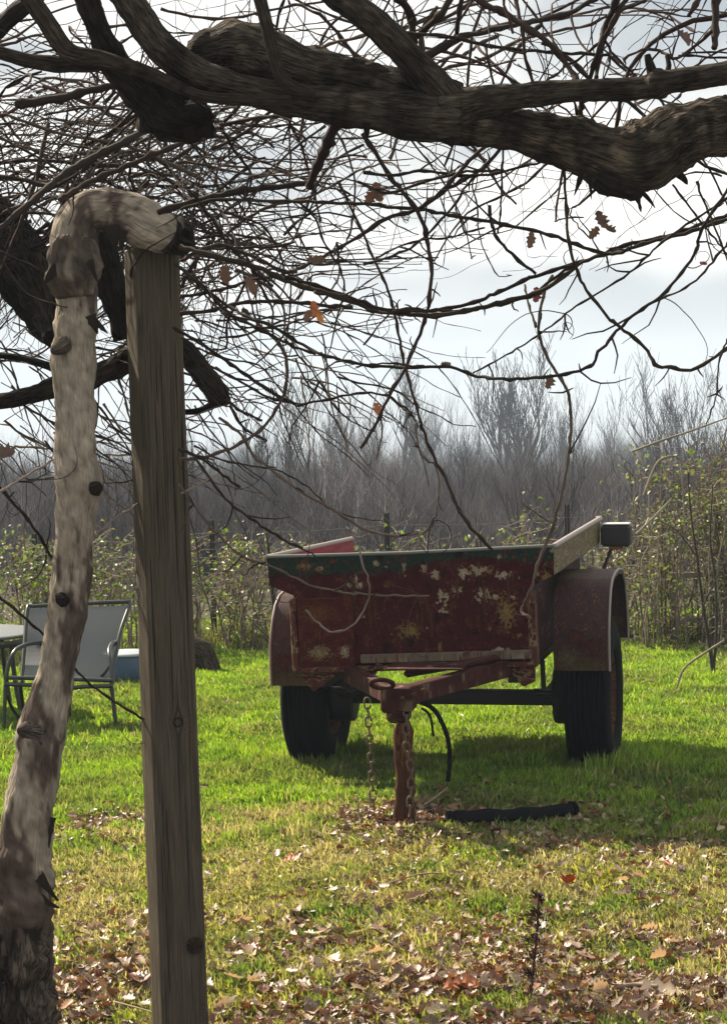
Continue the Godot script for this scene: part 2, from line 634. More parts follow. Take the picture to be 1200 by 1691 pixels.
func tree_meshes(seed_: int, stems: int, spread: float, up: float, depth := 4, thick := 1.0) -> Array:     # about 10 m tall
	var g := RandomNumberGenerator.new()
	g.seed = seed_
	var tr := MB.new()
	var cr := MB.new()
	for s in stems:
		var a := TAU * (s + g.randf() * 0.5) / stems
		var off := Vector3(cos(a), 0, sin(a)) * (0.0 if stems == 1 else 0.25)
		var dir := (Vector3.UP + Vector3(cos(a), 0, sin(a)) * spread * g.randf_range(0.5, 1.0)).normalized()
		grow(tr, cr, off, dir, g.randf_range(4.2, 5.0), (0.15 if stems == 1 else 0.11) * thick, depth, g, up, 0.014 if thick > 1.0 else 0.0)
	var top := 0.0
	for q in cr.v:
		top = maxf(top, q.y)
	for mb in [tr, cr]:
		for i in mb.v.size():
			mb.v[i] *= 10.0 / top
	var out := [tr.mesh(), cr.mesh()]
	for m in out:
		m.surface_set_material(0, M.dark_bark if thick > 1.0 else M.tree_bark)
	return out

func far_trees() -> void:
	var kinds := [tree_meshes(11, 1, 0.1, 0.30), tree_meshes(23, 5, 0.35, 0.34), tree_meshes(37, 2, 0.3, 0.25), tree_meshes(51, 1, 0.15, 0.2), tree_meshes(68, 3, 0.28, 0.3)]
	var bold := [tree_meshes(11, 1, 0.1, 0.30, 4, 1.9), tree_meshes(23, 5, 0.42, 0.36, 4, 1.7), tree_meshes(37, 2, 0.3, 0.25, 4, 1.8), tree_meshes(51, 1, 0.15, 0.2, 4, 1.9), tree_meshes(68, 3, 0.28, 0.3, 4, 1.8)]
	# base x, base y, top y, kind, width, turn, label
	var list := [
		[846, 838, 566, 1, 1.15, 0.4, "bare many-stemmed tree fanning out above the trailer's front wall"],
		[672, 846, 596, 0, 0.9, 2.0, "slender bare tree leaning left, behind the fence post"],
		[700, 842, 556, 3, 0.9, 1.0, "tall bare tree just right of the slender leaning one"],
		[492, 862, 590, 2, 1.0, 0.2, "bare twin-trunked tree behind the left end of the trailer"],
		[545, 850, 640, 4, 1.0, 3.0, "bare bushy tree above the red left side of the trailer"],
		[430, 868, 650, 0, 1.1, 4.0, "bare tree seen through the canes right of the wooden post"],
		[1108, 836, 590, 4, 1.1, 5.1, "bare forked tree rising behind the right-hand brambles"],
		[1165, 834, 600, 2, 1.0, 1.4, "bare tree at the right edge behind the brambles"],
		[925, 836, 640, 4, 0.8, 2.5, "thin bare tree right of the many-stemmed one"],
		[1005, 834, 660, 0, 0.8, 0.9, "thin bare tree above the trailer's tail light"],
		[600, 848, 660, 3, 0.9, 3.7, "low bare tree between two taller ones, left of the fence post"],
		[772, 838, 700, 4, 1.0, 1.9, "low bare tree left of the many-stemmed one"],
	]
	for t in list:
		var b := G(t[0], t[1])
		var z: float = -(cam_t.affine_inverse() * b).z
		var h: float = (P(t[0], t[2], z).y - b.y) * 1.1
		var o := thing("bare_tree", t[6], "tree", b, t[5])
		var s: float = h / 10.0
		for k in 2:
			put(["trunk", "crown"][k], bold[t[3]][k], o, Transform3D(Basis.from_scale(Vector3(s * t[4], s, s * t[4])), Vector3.ZERO))
	# pale taller trees farther off, alike
	var g := RandomNumberGenerator.new()
	g.seed = 99
	for k in 16:
		var px := 330.0 + k * 62.0 + g.randf_range(-22, 22)
		var z := g.randf_range(230, 330)
		var b := on_ground(P(px, 800, z))
		var h := g.randf_range(11.0, 17.0)
		var o := thing("distant_tree", "pale hazy bare tree rising over the far wooded slope", "tree", b, g.randf() * TAU, "hazy bare trees over the far woods")
		for e in 2:
			put(["trunk", "crown"][e], kinds[k % 5][e], o, Transform3D(Basis.from_scale(Vector3(h * 0.1, h * 0.1, h * 0.1)), Vector3.ZERO))
	# the far woods: one mass
	for v in 3:
		var both := MB.new()
		for part in kinds[[0, 3, 4][v]]:
			var a: Array = part.surface_get_arrays(0)
			var o := both.v.size()
			both.v.append_array(a[Mesh.ARRAY_VERTEX]); both.n.append_array(a[Mesh.ARRAY_NORMAL]); both.c.append_array(a[Mesh.ARRAY_COLOR]); both.uv.append_array(a[Mesh.ARRAY_TEX_UV])
			for i in a[Mesh.ARRAY_INDEX]:
				both.ix.append(i + o)
		var mm := MultiMesh.new()
		mm.transform_format = MultiMesh.TRANSFORM_3D
		mm.use_colors = true
		var me := both.mesh()
		me.surface_set_material(0, M.tree_bark)
		mm.mesh = me
		var places := []
		for k in 1700:
			var z := g.randf_range(170, 330) if k < 700 else 20.0 + 150.0 * g.randf() * sqrt(g.randf())
			var x := g.randf_range(-0.3, 0.3) * z + g.randfn(0, 1.0)
			var h := g.randf_range(0.55, 1.1) * (1.0 + 0.9 * pow(g.randf(), 6.0)) * clampf(1.68 + 0.05 * (z - 16.0) - 0.030 * z, 0.8, 9.0)
			var s := h / 10.0
			places.append(Transform3D(Basis(Vector3.UP, g.randf() * TAU).scaled(Vector3(s * 1.4, s, s * 1.4)), Vector3(x, gh(x, -z) - 0.2, -z)))
		mm.instance_count = places.size()
		for k in places.size():
			mm.set_instance_transform(k, places[k])
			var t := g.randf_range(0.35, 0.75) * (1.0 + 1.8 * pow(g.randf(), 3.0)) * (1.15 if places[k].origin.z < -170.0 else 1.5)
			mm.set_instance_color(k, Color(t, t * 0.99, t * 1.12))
		var o := MultiMeshInstance3D.new()
		o.multimesh = mm
		o.name = numbered("far_woods")
		add_child(o)
		tag(o, "grey mass of bare young woods across the far slope", "woods", "", "stuff")

# ------------------------------------------------------------------ brambles and the fence behind the lawn
func leaf_blade(mb: MB, p: Vector3, along: Vector3, nrm: Vector3, ln: float, wd: float, col: Color) -> void:
	var s := along.cross(nrm).normalized() * wd * 0.5
	var o := mb.v.size()
	var lift := nrm * wd * 0.22
	mb.vert(p, nrm, Vector2(0, 0), col)
	mb.vert(p + along * ln * 0.45 + s + lift, (nrm - s.normalized() * 0.4).normalized(), Vector2(1, 0.5), col)
	mb.vert(p + along * ln * 0.5, nrm, Vector2(0.5, 0.5), col)
	mb.vert(p + along * ln * 0.45 - s + lift, (nrm + s.normalized() * 0.4).normalized(), Vector2(0, 0.5), col)
	mb.vert(p + along * ln - lift, nrm, Vector2(0.5, 1), col)
	mb.ix.append_array(PackedInt32Array([o, o + 2, o + 1, o, o + 3, o + 2, o + 1, o + 2, o + 4, o + 2, o + 3, o + 4]))

func bramble(called: String, label: String, at: Vector3, rx: float, rz: float, height: float, canes: int, leaves: int, seed_: int, green: float) -> void:
	var g := RandomNumberGenerator.new()
	g.seed = seed_
	var o := thing(called, label, "shrub", at)
	var fine := MB.new()
	var lf := MB.new()
	var spots := []
	for k in canes:
		var st := MB.new()
		var b := Vector3(g.randf_range(-rx, rx) * 0.8, 0, g.randf_range(-rz, rz) * 0.8)
		b.y = gh(at.x + b.x, at.z + b.z) - at.y - 0.02
		var out := Vector3(g.randfn(0, 1), 0, g.randfn(0, 0.8)).normalized()
		var h := height * g.randf_range(0.6, 1.08)
		var reach := g.randf_range(0.1, 0.75) * rx
		var r := g.randf_range(0.0035, 0.008)
		var pts := PackedVector3Array()
		var rad := PackedFloat32Array()
		for i in 9:
			var t := i / 8.0
			var y := h * (1.0 - pow(1.0 - t, 1.8)) - h * 0.45 * pow(maxf(t - 0.55, 0.0) / 0.45, 2.0) * g.randf_range(0.1, 0.8)
			pts.append(b + out * reach * t * t + Vector3(g.randfn(0, 0.02), y, g.randfn(0, 0.02)))
			rad.append(r * (1.0 - 0.75 * t))
		var tone := Color(0.10, 0.07, 0.052).lerp(Color(0.25, 0.215, 0.16), pow(g.randf(), 1.8))
		var sm := smooth(pts, rad, 0.06)
		st.tube(sm[0], sm[1], 4, tone)
		obj("stem", st, M.cane, o, true)
		for i in range(2, sm[0].size()):
			spots.append(sm[0][i])
			if g.randf() < 0.6:
				var d := Vector3(g.randfn(0, 1), g.randfn(0.35, 0.5), g.randfn(0, 1)).normalized()
				var q := PackedVector3Array([sm[0][i]])
				var l := g.randf_range(0.06, 0.26)
				for e in 3:
					d = (d + Vector3(g.randfn(0, 0.3), g.randfn(0, 0.3), g.randfn(0, 0.3))).normalized()
					q.append(q[-1] + d * l / 3.0)
					spots.append(q[-1])
				fine.tube(q, PackedFloat32Array([0.0028, 0.0024, 0.0018, 0.001]), 3, tone * g.randf_range(0.7, 1.5))
	obj("twigs", fine, M.cane, o, true).set_meta("kind", "stuff")
	for k in int(leaves * (0.9 if rx > 0.44 and height > 1.2 else 0.62)):
		var s: Vector3 = spots[g.randi() % spots.size()]
		if nf.get_noise_3dv((s + at) * 2.6) < 0.02 and g.randf() < 0.82:
			continue
		var p := s + Vector3(g.randfn(0, 0.03), g.randfn(0, 0.03), g.randfn(0, 0.03))
		var al := Vector3(g.randfn(0, 1), g.randfn(-0.2, 0.7), g.randfn(0, 1)).normalized()
		var nn := Vector3(g.randfn(0, 0.7), 1.0, g.randfn(0, 0.7))
		nn = (nn - al * nn.dot(al)).normalized()
		var c := Color(0.17, 0.23, 0.05).lerp(Color(0.22, 0.19, 0.11), 0.0 if g.randf() < green else 1.0) * g.randf_range(0.6, 1.5)
		leaf_blade(lf, p, al, nn, g.randf_range(0.022, 0.048), g.randf_range(0.014, 0.03), Color(c.r, c.g, c.b))
	obj("foliage", lf, M.bush_leaf, o, true).set_meta("kind", "stuff")

func brambles() -> void:
	var rows := [
		# base x, base y, half width, half depth, height, canes, leaves, greenness, label
		[30, 1092, 0.55, 0.4, 0.95, 26, 2600, 0.75, "leafy bramble thicket behind the patio chair at the left edge"],
		[140, 1090, 0.5, 0.4, 1.0, 24, 2400, 0.7, "bramble thicket behind the grey vine trunk and the chair back"],
		[225, 1086, 0.45, 0.4, 0.95, 22, 2000, 0.65, "bramble thicket hidden mostly by the wooden post"],
		[350, 1078, 0.42, 0.35, 0.92, 26, 2600, 0.7, "green bramble thicket just right of the wooden post"],
		[425, 1072, 0.30, 0.3, 0.85, 24, 900, 0.25, "brown twiggy bramble between the post and the trailer's left fender"],
		[520, 1064, 0.5, 0.4, 0.80, 20, 700, 0.5, "low bramble behind the left half of the trailer"],
		[600, 1058, 0.4, 0.4, 0.92, 16, 800, 0.8, "leafy green bramble sprig above the trailer's red left side"],
		[730, 1058, 0.5, 0.4, 0.78, 20, 500, 0.35, "reddish twiggy bramble behind the middle of the trailer"],
		[850, 1056, 0.35, 0.3, 0.98, 16, 1000, 0.85, "leafy bramble behind the right half of the trailer's front wall"],
		[960, 1056, 0.45, 0.4, 0.80, 18, 700, 0.6, "low bramble behind the trailer's right corner"],
		[1060, 1062, 0.42, 0.4, 0.98, 28, 1500, 0.55, "twiggy bramble right of the trailer's tail light"],
		[1150, 1070, 0.45, 0.4, 1.28, 34, 2600, 0.62, "tallest bramble thicket, on the right with arching pale canes"],
		[1235, 1076, 0.4, 0.4, 1.25, 26, 2000, 0.6, "bramble thicket cut off by the right edge"],
	]
	for k in rows.size():
		var r: Array = rows[k]
		bramble("bramble", r[8], G(r[0], r[1]), r[2], r[3], r[4] * (1.15 if k >= 11 else 0.92), int(r[5] * (1.5 if k >= 10 else 1.0)), r[6], 300 + k, r[7])
	# two bare saplings on the lawn's edge
	sapling("sapling", "dark bare sapling standing left of the trailer's left fender", [470, 1118, 9, 462, 1060, 7, 452, 1000, 6, 446, 930, 5, 440, 880, 3], 12.4,
		[[462, 1070, 4, 430, 1040, 3, 408, 1015, 2], [466, 1090, 4, 435, 1050, 3, 425, 1040, 2], [450, 985, 3, 470, 950, 2, 476, 930, 1.5], [446, 930, 3, 425, 890, 2, 420, 850, 1.5]])
	sapling("sapling", "double-stemmed bare sapling at the lawn's right edge", [1178, 1122, 8, 1170, 1060, 6, 1160, 1000, 5, 1150, 920, 4, 1140, 850, 3, 1135, 780, 2], 12.3,
		[[1176, 1110, 6, 1182, 1040, 5, 1180, 960, 4, 1172, 890, 3, 1176, 800, 2], [1160, 1000, 3, 1190, 940, 2, 1215, 900, 1.5], [1150, 920, 3, 1120, 880, 2, 1090, 860, 1.5]])
	sapling("fallen_cane", "long pale cane arching over the grass right of the trailer", [1195, 1058, 4, 1160, 1080, 4, 1128, 1105, 4, 1115, 1140, 3, 1100, 1165, 3, 1040, 1195, 2], 11.7, [])
	sapling("arched_cane", "straight pale cane slanting above the right brambles", [1200, 690, 2.5, 1130, 715, 3.5, 1090, 728, 4, 1042, 746, 4], 13.2, [])
	sapling("arched_cane", "bent grey cane with an elbow above the tail light", [1062, 818, 4, 1082, 768, 4, 1100, 755, 4, 1122, 758, 4, 1126, 800, 3, 1130, 860, 3], 13.4, [])
	sapling("arched_cane", "straight pale cane behind the tail light pointing up and right", [1050, 882, 5, 1075, 858, 5, 1108, 825, 5], 13.1, [[1065, 868, 4, 1070, 855, 3]])

func sapling(called: String, label: String, path: Array, z: float, arms: Array) -> void:
	var b := P(path[0], path[1], z)
	var o := thing(called, label, "sapling" if called == "sapling" else "cane", b)
	var tone := Color(0.035, 0.028, 0.022) if called == "sapling" else Color(0.20, 0.17, 0.115)
	var sm := px_path(path, z, z + 0.1, 0.04)
	var mb := MB.new()
	mb.tube(sm[0], sm[1], 6, tone, 0.2, nf, 0.15)
	obj("stem", mb, M.cane, o)
	for a in arms:
		var q := px_path(a, z, z + 0.2, 0.04)
		var m2 := MB.new()
		m2.tube(q[0], q[1], 5, tone)
		obj("branch", m2, M.cane, o)

func fence() -> void:
	var o := thing("wire_fence", "old wire fence on dark posts behind the brambles", "fence", G(640, 1052))
	var tops := []
	for p in [[-140, 15.2, 905], [60, 15.2, 880], [352, 15.2, 858], [640, 15.2, 846], [937, 15.2, 832], [1240, 15.2, 822]]:
		var b := on_ground(P(p[0], 1050, p[1]))
		var top := P(p[0], p[2], p[1])
		var mb := MB.new()
		mb.box(Transform3D(Basis(), (b + top) / 2.0), Vector3(0.036, top.y - b.y, 0.012), 0.002)
		mb.box(Transform3D(Basis(), (b + top) / 2.0 + Vector3(0, 0, 0.021)), Vector3(0.01, top.y - b.y - 0.01, 0.03), 0.002)
		obj("post", mb, M.black_iron, o)
		tops.append([b, top])
	for w in 4:
		for k in tops.size() - 1:
			var a: Vector3 = tops[k][0].lerp(tops[k][1], 0.3 + 0.2 * w)
			var e: Vector3 = tops[k + 1][0].lerp(tops[k + 1][1], 0.3 + 0.2 * w)
			var mb := MB.new()
			var mid := (a + e) / 2.0 - Vector3(0, 0.02, 0)
			var f := Vector3(0, 0, 0.045)
			mb.tube(PackedVector3Array([a + f, mid + f, e + f]), PackedFloat32Array([0.002, 0.002, 0.002]), 4, Color.WHITE)
			obj("wire", mb, M.wire, o)
	# weathered rail frame among the right brambles
	var rf := thing("rail_frame", "weathered low rail frame standing among the right brambles", "fence", on_ground(P(1120, 1050, 14.2)))
	var z := 14.2
	for q in [[1112, 945, 1114, 1052, 0.045], [1196, 940, 1198, 1050, 0.045]]:
		var mb := MB.new()
		mb.bar(P(q[0], q[1], z), P(q[2], q[3], z), q[4], q[4], 0.005, Color.WHITE, Vector3.BACK)
		obj("upright", mb, M.grey_wood, rf)
	for q in [[1106, 951, 1204, 946], [1110, 1026, 1202, 1022], [1108, 985, 1203, 981]]:
		var mb := MB.new()
		mb.bar(P(q[0], q[1], z - 0.05), P(q[2], q[3], z - 0.05), 0.03, 0.035, 0.004)
		obj("rail", mb, M.grey_wood, rf)
	# dark stump right of the post
	var st := thing("stump", "dark mossy stump on the grass just right of the wooden post", "stump", G(325, 1112))
	var mb2 := MB.new()
	var c := st.position
	mb2.tube(PackedVector3Array([c + Vector3(0, -0.05, 0), c + Vector3(0, 0.05, 0), c + Vector3(-0.02, 0.14, 0), c + Vector3(-0.05, 0.19, 0), c + Vector3(-0.06, 0.2, 0)]), PackedFloat32Array([0.17, 0.15, 0.12, 0.07, 0.01]), 18, Color(0.06, 0.045, 0.032), 0.3, nf, 0.3, Color(0.09, 0.1, 0.04), 0.1)
	obj("body", mb2, M.old_vine, st)

# ------------------------------------------------------------------ the trailer
func tilt(p: Vector3) -> Vector3:                    # the body leans a little to its left
	return Vector3(p.x - 0.03 * (p.y - 0.5), p.y + 0.034 * p.x, p.z)

func tilted(mb: MB) -> MB:
	for i in mb.v.size():
		mb.v[i] = tilt(mb.v[i])
	return mb

func trailer() -> void:
	var maroon := Color(0.036, 0.0062, 0.0068)
	var cream := Color(0.24, 0.20, 0.14)
	var ochre := Color(0.13, 0.085, 0.03)
	var rust := Color(0.07, 0.028, 0.014)
	var t := thing("utility_trailer", "old red utility trailer with peeling paint parked on the lawn", "trailer", Vector3(0.385, 0.0, -9.65), -0.218)
	var patches := []
	for p in [[790, 942, 14, 7, 0], [764, 947, 7, 8, 0], [830, 950, 10, 5, 0], [794, 982, 9, 9, 0], [752, 975, 8, 5, 0], [733, 985, 7, 6, 0], [832, 1008, 12, 24, 1], [668, 1042, 16, 12, 1],
			[527, 1083, 18, 10, 2], [560, 1084, 8, 9, 0], [490, 1080, 5, 5, 0], [495, 937, 12, 4, 1], [520, 942, 6, 4, 0], [580, 960, 5, 7, 0], [587, 968, 6, 4, 0], [568, 968, 5, 3, 0], [617, 932, 5, 4, 0],
			[880, 1070, 9, 8, 0], [860, 1076, 8, 8, 1], [820, 1072, 10, 5, 0], [716, 950, 5, 7, 0], [724, 982, 4, 7, 0], [900, 960, 8, 20, 1], [890, 985, 8, 12, 0], [485, 1034, 4, 4, 0], [815, 985, 4, 4, 0], [845, 985, 5, 4, 0]]:
		var u: float = (p[0] - 430.0) / 485.0
		var vv: float = (p[1] - (924.0 - 0.041 * (p[0] - 430.0))) / 186.0
		patches.append([u, vv, p[2] / 485.0, p[3] / 186.0, [cream, ochre, Color(0.13, 0.105, 0.055)][p[4]]])
	var pg := RandomNumberGenerator.new()
	pg.seed = 8
	for k in 80:                                       # flecks, thicker along the edges and over the right half
		var edge := pg.randf() < 0.4
		var u := pg.randf() if edge else 0.3 + 0.7 * pg.randf()
		var vv := (pg.randf_range(0.88, 1.0) if pg.randf() < 0.6 else pg.randf_range(0.02, 0.14)) if edge else pg.randf_range(0.1, 0.95)
		var sz := pg.randf_range(1.5, 4.5)
		patches.append([u, vv, sz / 485.0, sz * pg.randf_range(0.7, 1.6) / 186.0, [cream * 0.8, ochre, rust, Color(0.012, 0.004, 0.004)][pg.randi() % 4]])
	for k in 16:                                        # rust runs
		patches.append([pg.randf(), pg.randf_range(0.3, 0.8), 2.5 / 485.0, pg.randf_range(12, 34) / 186.0, rust * 0.8])
	# the pale worn figure that reads like a 2
	for q in [[718, 996], [723, 993], [729, 994], [730, 999], [726, 1004], [721, 1009], [726, 1010], [732, 1010]]:
		patches.append([(q[0] - 430.0) / 485.0, (q[1] - (924.0 - 0.041 * (q[0] - 430.0))) / 186.0, 2.6 / 485.0, 2.2 / 186.0, cream])
	var mf := mat("front_paint", Color.WHITE, 0.6)
	mf.albedo_texture = rust_paint(720, 288, 21, maroon, [Color(0.06, 0.016, 0.013), rust], 0.30, patches, Color(0.012, 0.022, 0.016))
	bumpy(mf, noise_tex(31, 0.03, 256, 256), 0.25, Vector3.ONE)
	mf.roughness = 0.75
	mf.metallic_specular = 0.16
	var ms := mat("side_paint", Color.WHITE, 0.65)
	ms.albedo_texture = rust_paint(512, 128, 27, Color(0.13, 0.098, 0.05), [Color(0.27, 0.23, 0.15), Color(0.05, 0.018, 0.015)], 0.06, [])
	var mi := mat("inner_paint", Color.WHITE, 0.6)
	mi.albedo_texture = rust_paint(256, 128, 29, Color(0.20, 0.022, 0.035), [Color(0.15, 0.05, 0.035), rust], 0.35, [])
	var me := mat("edge_paint", Color.WHITE, 0.65)
	me.albedo_texture = rust_paint(256, 128, 33, Color(0.08, 0.026, 0.019), [Color(0.15, 0.115, 0.06), Color(0.04, 0.009, 0.009)], -0.02, [])
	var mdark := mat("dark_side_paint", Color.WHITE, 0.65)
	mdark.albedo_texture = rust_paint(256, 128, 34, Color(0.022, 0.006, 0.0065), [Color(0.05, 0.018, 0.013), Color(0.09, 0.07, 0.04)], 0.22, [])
	var mfd := mat("fender_paint", Color.WHITE, 0.5)
	mfd.albedo_texture = rust_paint(256, 256, 35, Color(0.052, 0.028, 0.028), [Color(0.055, 0.016, 0.013), Color(0.085, 0.062, 0.032)], 0.13, [[0.5, 0.97, 0.5, 0.07, Color(0.075, 0.053, 0.026)], [0.25, 0.9, 0.2, 0.08, Color(0.085, 0.066, 0.036)], [0.7, 0.8, 0.16, 0.05, Color(0.06, 0.016, 0.014)], [0.4, 0.72, 0.12, 0.04, Color(0.07, 0.022, 0.017)]])
	var mt := mat("tongue_paint", Color.WHITE, 0.7)
	mt.albedo_texture = rust_paint(256, 64, 36, Color(0.038, 0.0105, 0.009), [Color(0.055, 0.023, 0.014), Color(0.10, 0.07, 0.052)], 0.16, [])
	var mw := mat("board_wood", Color.WHITE, 0.9)
	mw.albedo_texture = rust_paint(256, 32, 39, Color(0.12, 0.092, 0.068), [Color(0.06, 0.026, 0.02), Color(0.17, 0.145, 0.11)], 0.12, [])
	mat("rim_edge", Color(0.24, 0.19, 0.17), 0.6)
	for q in [ms, mi, me, mfd, mt, mw, mdark]:
		q.metallic_specular = 0.2

	var hw := 0.485
	var fw := 0.59
	var y0 := 0.55
	var yk := 0.855
	var yt := 1.015
	var zf := 0.89
	var outline := PackedVector2Array([Vector2(-fw, yt), Vector2(-fw + 0.005, 0.90), Vector2(-hw, yk), Vector2(-hw, y0), Vector2(hw, y0), Vector2(hw, yk), Vector2(fw - 0.005, 0.90), Vector2(fw, yt)])
	var mb := MB.new()
	mb.plate(outline, Transform3D(Basis(), Vector3(0, 0, zf)), 0.012, Vector2(-fw, y0), Vector2(fw, yt))
	obj("front_wall", tilted(mb), mf, t, true)
	mb = MB.new()
	mb.plate(PackedVector2Array([Vector2(-hw, y0), Vector2(hw, y0), Vector2(hw, 0.80), Vector2(-hw, 0.80)]), Transform3D(Basis(), Vector3(-0.03, 0, -zf)), 0.012, Vector2(-fw, y0), Vector2(fw, yt))
	obj("tailgate", tilted(mb), mi, t, true)
	for s in [-1, 1]:
		var back: float = -0.05 if s < 0 else -0.01     # the left side is bent outwards at the rear
		var sag: float = -0.05 if s < 0 else 0.0
		# lower side wall, the slanting flare and the upright lip, each a sheet with thickness
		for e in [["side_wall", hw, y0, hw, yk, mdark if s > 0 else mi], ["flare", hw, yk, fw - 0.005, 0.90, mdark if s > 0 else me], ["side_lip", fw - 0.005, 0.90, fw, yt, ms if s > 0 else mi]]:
			mb = MB.new()
			var zz := zf - 0.008
			var a := Vector3(s * e[1], e[2], zz)
			var b := Vector3(s * e[3], e[4], zz)
			var a2 := Vector3(s * e[1] + back, e[2] + sag * 0.5, -zz)
			var b2 := Vector3(s * e[3] + back, e[4] + sag, -zz)
			var off := Vector3(0.01 * -s, 0.0, 0) if e[0] != "flare" else Vector3(0, 0.01, 0)
			var uvs := [Vector2(0, 1), Vector2(0, 0), Vector2(1, 0), Vector2(1, 1)]
			mb.flat4([a, b, b2, a2], Color.WHITE, uvs)
			mb.flat4([a2 + off, b2 + off, b + off, a + off], Color.WHITE, uvs)
			mb.flat4([b, b + off, b2 + off, b2]); mb.flat4([a, a2, a2 + off, a + off]); mb.flat4([a, a + off, b + off, b]); mb.flat4([a2, b2, b2 + off, a2 + off])
			obj(e[0], tilted(mb), e[5], t, true)
		mb = MB.new()
		mb.tube(PackedVector3Array([Vector3(s * fw, yt, zf + 0.004), Vector3(s * fw + back * 0.5, yt + sag * 0.5, 0), Vector3(s * fw + back, yt + sag, -zf)]), PackedFloat32Array([0.012, 0.012, 0.012]), 10, Color.WHITE)
		obj("side_rim", tilted(mb), M.rim_edge, t, true)
		# front corner post with peeling paint
		mb = MB.new()
		mb.box(Transform3D(Basis(), Vector3(s * (hw + 0.004), 0.69, zf - 0.02)), Vector3(0.03, 0.30, 0.07), 0.006)
		obj("corner_post", tilted(mb), me, t, true)
		# pointed gusset below each front corner
		var gs := PackedVector2Array([Vector2(-0.492, 0.548), Vector2(-0.23, 0.556), Vector2(-0.33, 0.52), Vector2(-0.425, 0.455)]) if s < 0 else PackedVector2Array([Vector2(0.36, 0.556), Vector2(0.492, 0.55), Vector2(0.49, 0.475), Vector2(0.44, 0.455)])
		mb = MB.new()
		mb.plate(gs, Transform3D(Basis(), Vector3(0, 0, zf - 0.012)), 0.01, Vector2(-0.6, 0.4), Vector2(0.6, 0.6))
		obj("gusset", tilted(mb), me, t, true)
	mb = MB.new()
	mb.tube(PackedVector3Array([Vector3(-fw, yt + 0.002, zf), Vector3(0, yt - 0.004, zf), Vector3(fw, yt + 0.002, zf)]), PackedFloat32Array([0.008, 0.008, 0.008]), 10, Color.WHITE)
	obj("front_rim", tilted(mb), mat("front_rim_paint", Color(0.10, 0.105, 0.085), 0.6), t, true)
	mb = MB.new()
	mb.box(Transform3D(Basis(), Vector3(-0.015, y0 + 0.012, 0)), Vector3(0.95, 0.02, 1.76), 0.003)
	obj("floor", tilted(mb), M.grey_wood, t, true)
	mb = MB.new()
	mb.box(Transform3D(Basis(), Vector3(-0.355, 0.70, zf + 0.012)), Vector3(0.235, 0.285, 0.014), 0.005)
	var plate := obj("cover_plate", tilted(mb), mat("cover_paint", Color.WHITE, 0.6), t, true)
	var cp: StandardMaterial3D = M.cover_paint
	cp.albedo_texture = rust_paint(256, 256, 44, Color(0.046, 0.008, 0.0075), [Color(0.065, 0.02, 0.011), rust], 0.2, [[0.40, 0.78, 0.16, 0.08, Color(0.15, 0.12, 0.065)], [0.84, 0.78, 0.07, 0.07, Color(0.2, 0.17, 0.11)], [0.36, 0.22, 0.3, 0.12, Color(0.085, 0.032, 0.012)]])
	cp.metallic_specular = 0.16
	cp.uv1_scale = Vector3(4.2, -3.5, 1)
	cp.uv1_offset = Vector3(0.5, 0.5, 0)
	plate.set_meta("label", "rusty square cover plate on the front wall")
	mb = MB.new()
	mb.box(Transform3D(Basis(), Vector3(0.135, 0.588, zf + 0.016)), Vector3(0.70, 0.036, 0.022), 0.004)
	obj("lower_board", tilted(mb), mw, t, true)
	mb = MB.new()
	mb.box(Transform3D(Basis(), Vector3(0.0, 0.548, zf + 0.01)), Vector3(0.96, 0.022, 0.03), 0.004)
	obj("bottom_rail", tilted(mb), me, t, true)
	# chassis
	for s in [-1, 1]:
		mb = MB.new()
		mb.box(Transform3D(Basis(), Vector3(s * 0.40, 0.505, 0)), Vector3(0.05, 0.075, 1.7), 0.004)
		obj("chassis_rail", tilted(mb), M.black_iron, t, true)
		var sp := obj_spring(t, s)
		mb = MB.new()
		mb.lathe(Transform3D(Basis(), Vector3(s * 0.50, 0.32, 0)), [[0.0, -0.045], [0.13, -0.045], [0.135, -0.03], [0.135, 0.045], [0.0, 0.045]], 24)
		obj("brake_drum", mb, M.black_iron, t, true)
		for e in [0.30, -0.30]:
			mb = MB.new()
			mb.bar(Vector3(s * 0.44, 0.36, e * 0.9), Vector3(s * 0.44, 0.50, e), 0.018, 0.03, 0.003)
			obj("shackle", mb, M.black_iron, t, true)
		mb = MB.new()
		mb.bar(Vector3(s * 0.47, 0.2, 0.05), Vector3(s * 0.47, 0.34, 0.05), 0.11, 0.03, 0.006)
		obj("spring_plate", mb, M.black_iron, t, true)
		wheel(t, s)
		fender(t, s, mfd)
	mb = MB.new()
	mb.box(Transform3D(Basis(), Vector3(0, 0.30, 0)), Vector3(1.16, 0.065, 0.06), 0.006)
	obj("axle", mb, M.black_iron, t, true)
	# drawbar
	var tip := Vector3(0.06, 0.53, 1.56)
	for s in [-1, 1]:
		mb = MB.new()
		var root := Vector3(-0.30, 0.515, 0.86) if s < 0 else Vector3(0.40, 0.545, 0.86)
		var end := tip + Vector3(s * 0.045, -0.01, -0.06)
		mb.bar(root, end, 0.012, 0.068, 0.003)
		var up := Vector3(0, 0.031, 0)
		var inn := Vector3(-s * 0.022, 0, 0)
		mb.bar(root + up + inn, end + up + inn, 0.045, 0.008, 0.002)
		mb.bar(root - up + inn, end - up + inn, 0.045, 0.008, 0.002)
		obj("drawbar", mb, mt, t, true)
	mb = MB.new()
	mb.box(Transform3D(Basis(Vector3.UP, 0.06), Vector3(0.10, 0.585, 1.15)), Vector3(0.30, 0.008, 0.20), 0.003)
	obj("tongue_plate", mb, mt, t, true)
	mb = MB.new()
	mb.bar(Vector3(0.02, 0.56, 1.2), Vector3(0.36, 0.60, 0.98), 0.035, 0.03, 0.012)
	obj("brake_lever", mb, mt, t, true)
	var cpl := Node3D.new()
	cpl.name = "coupler"
	cpl.position = tip
	t.add_child(cpl, true)
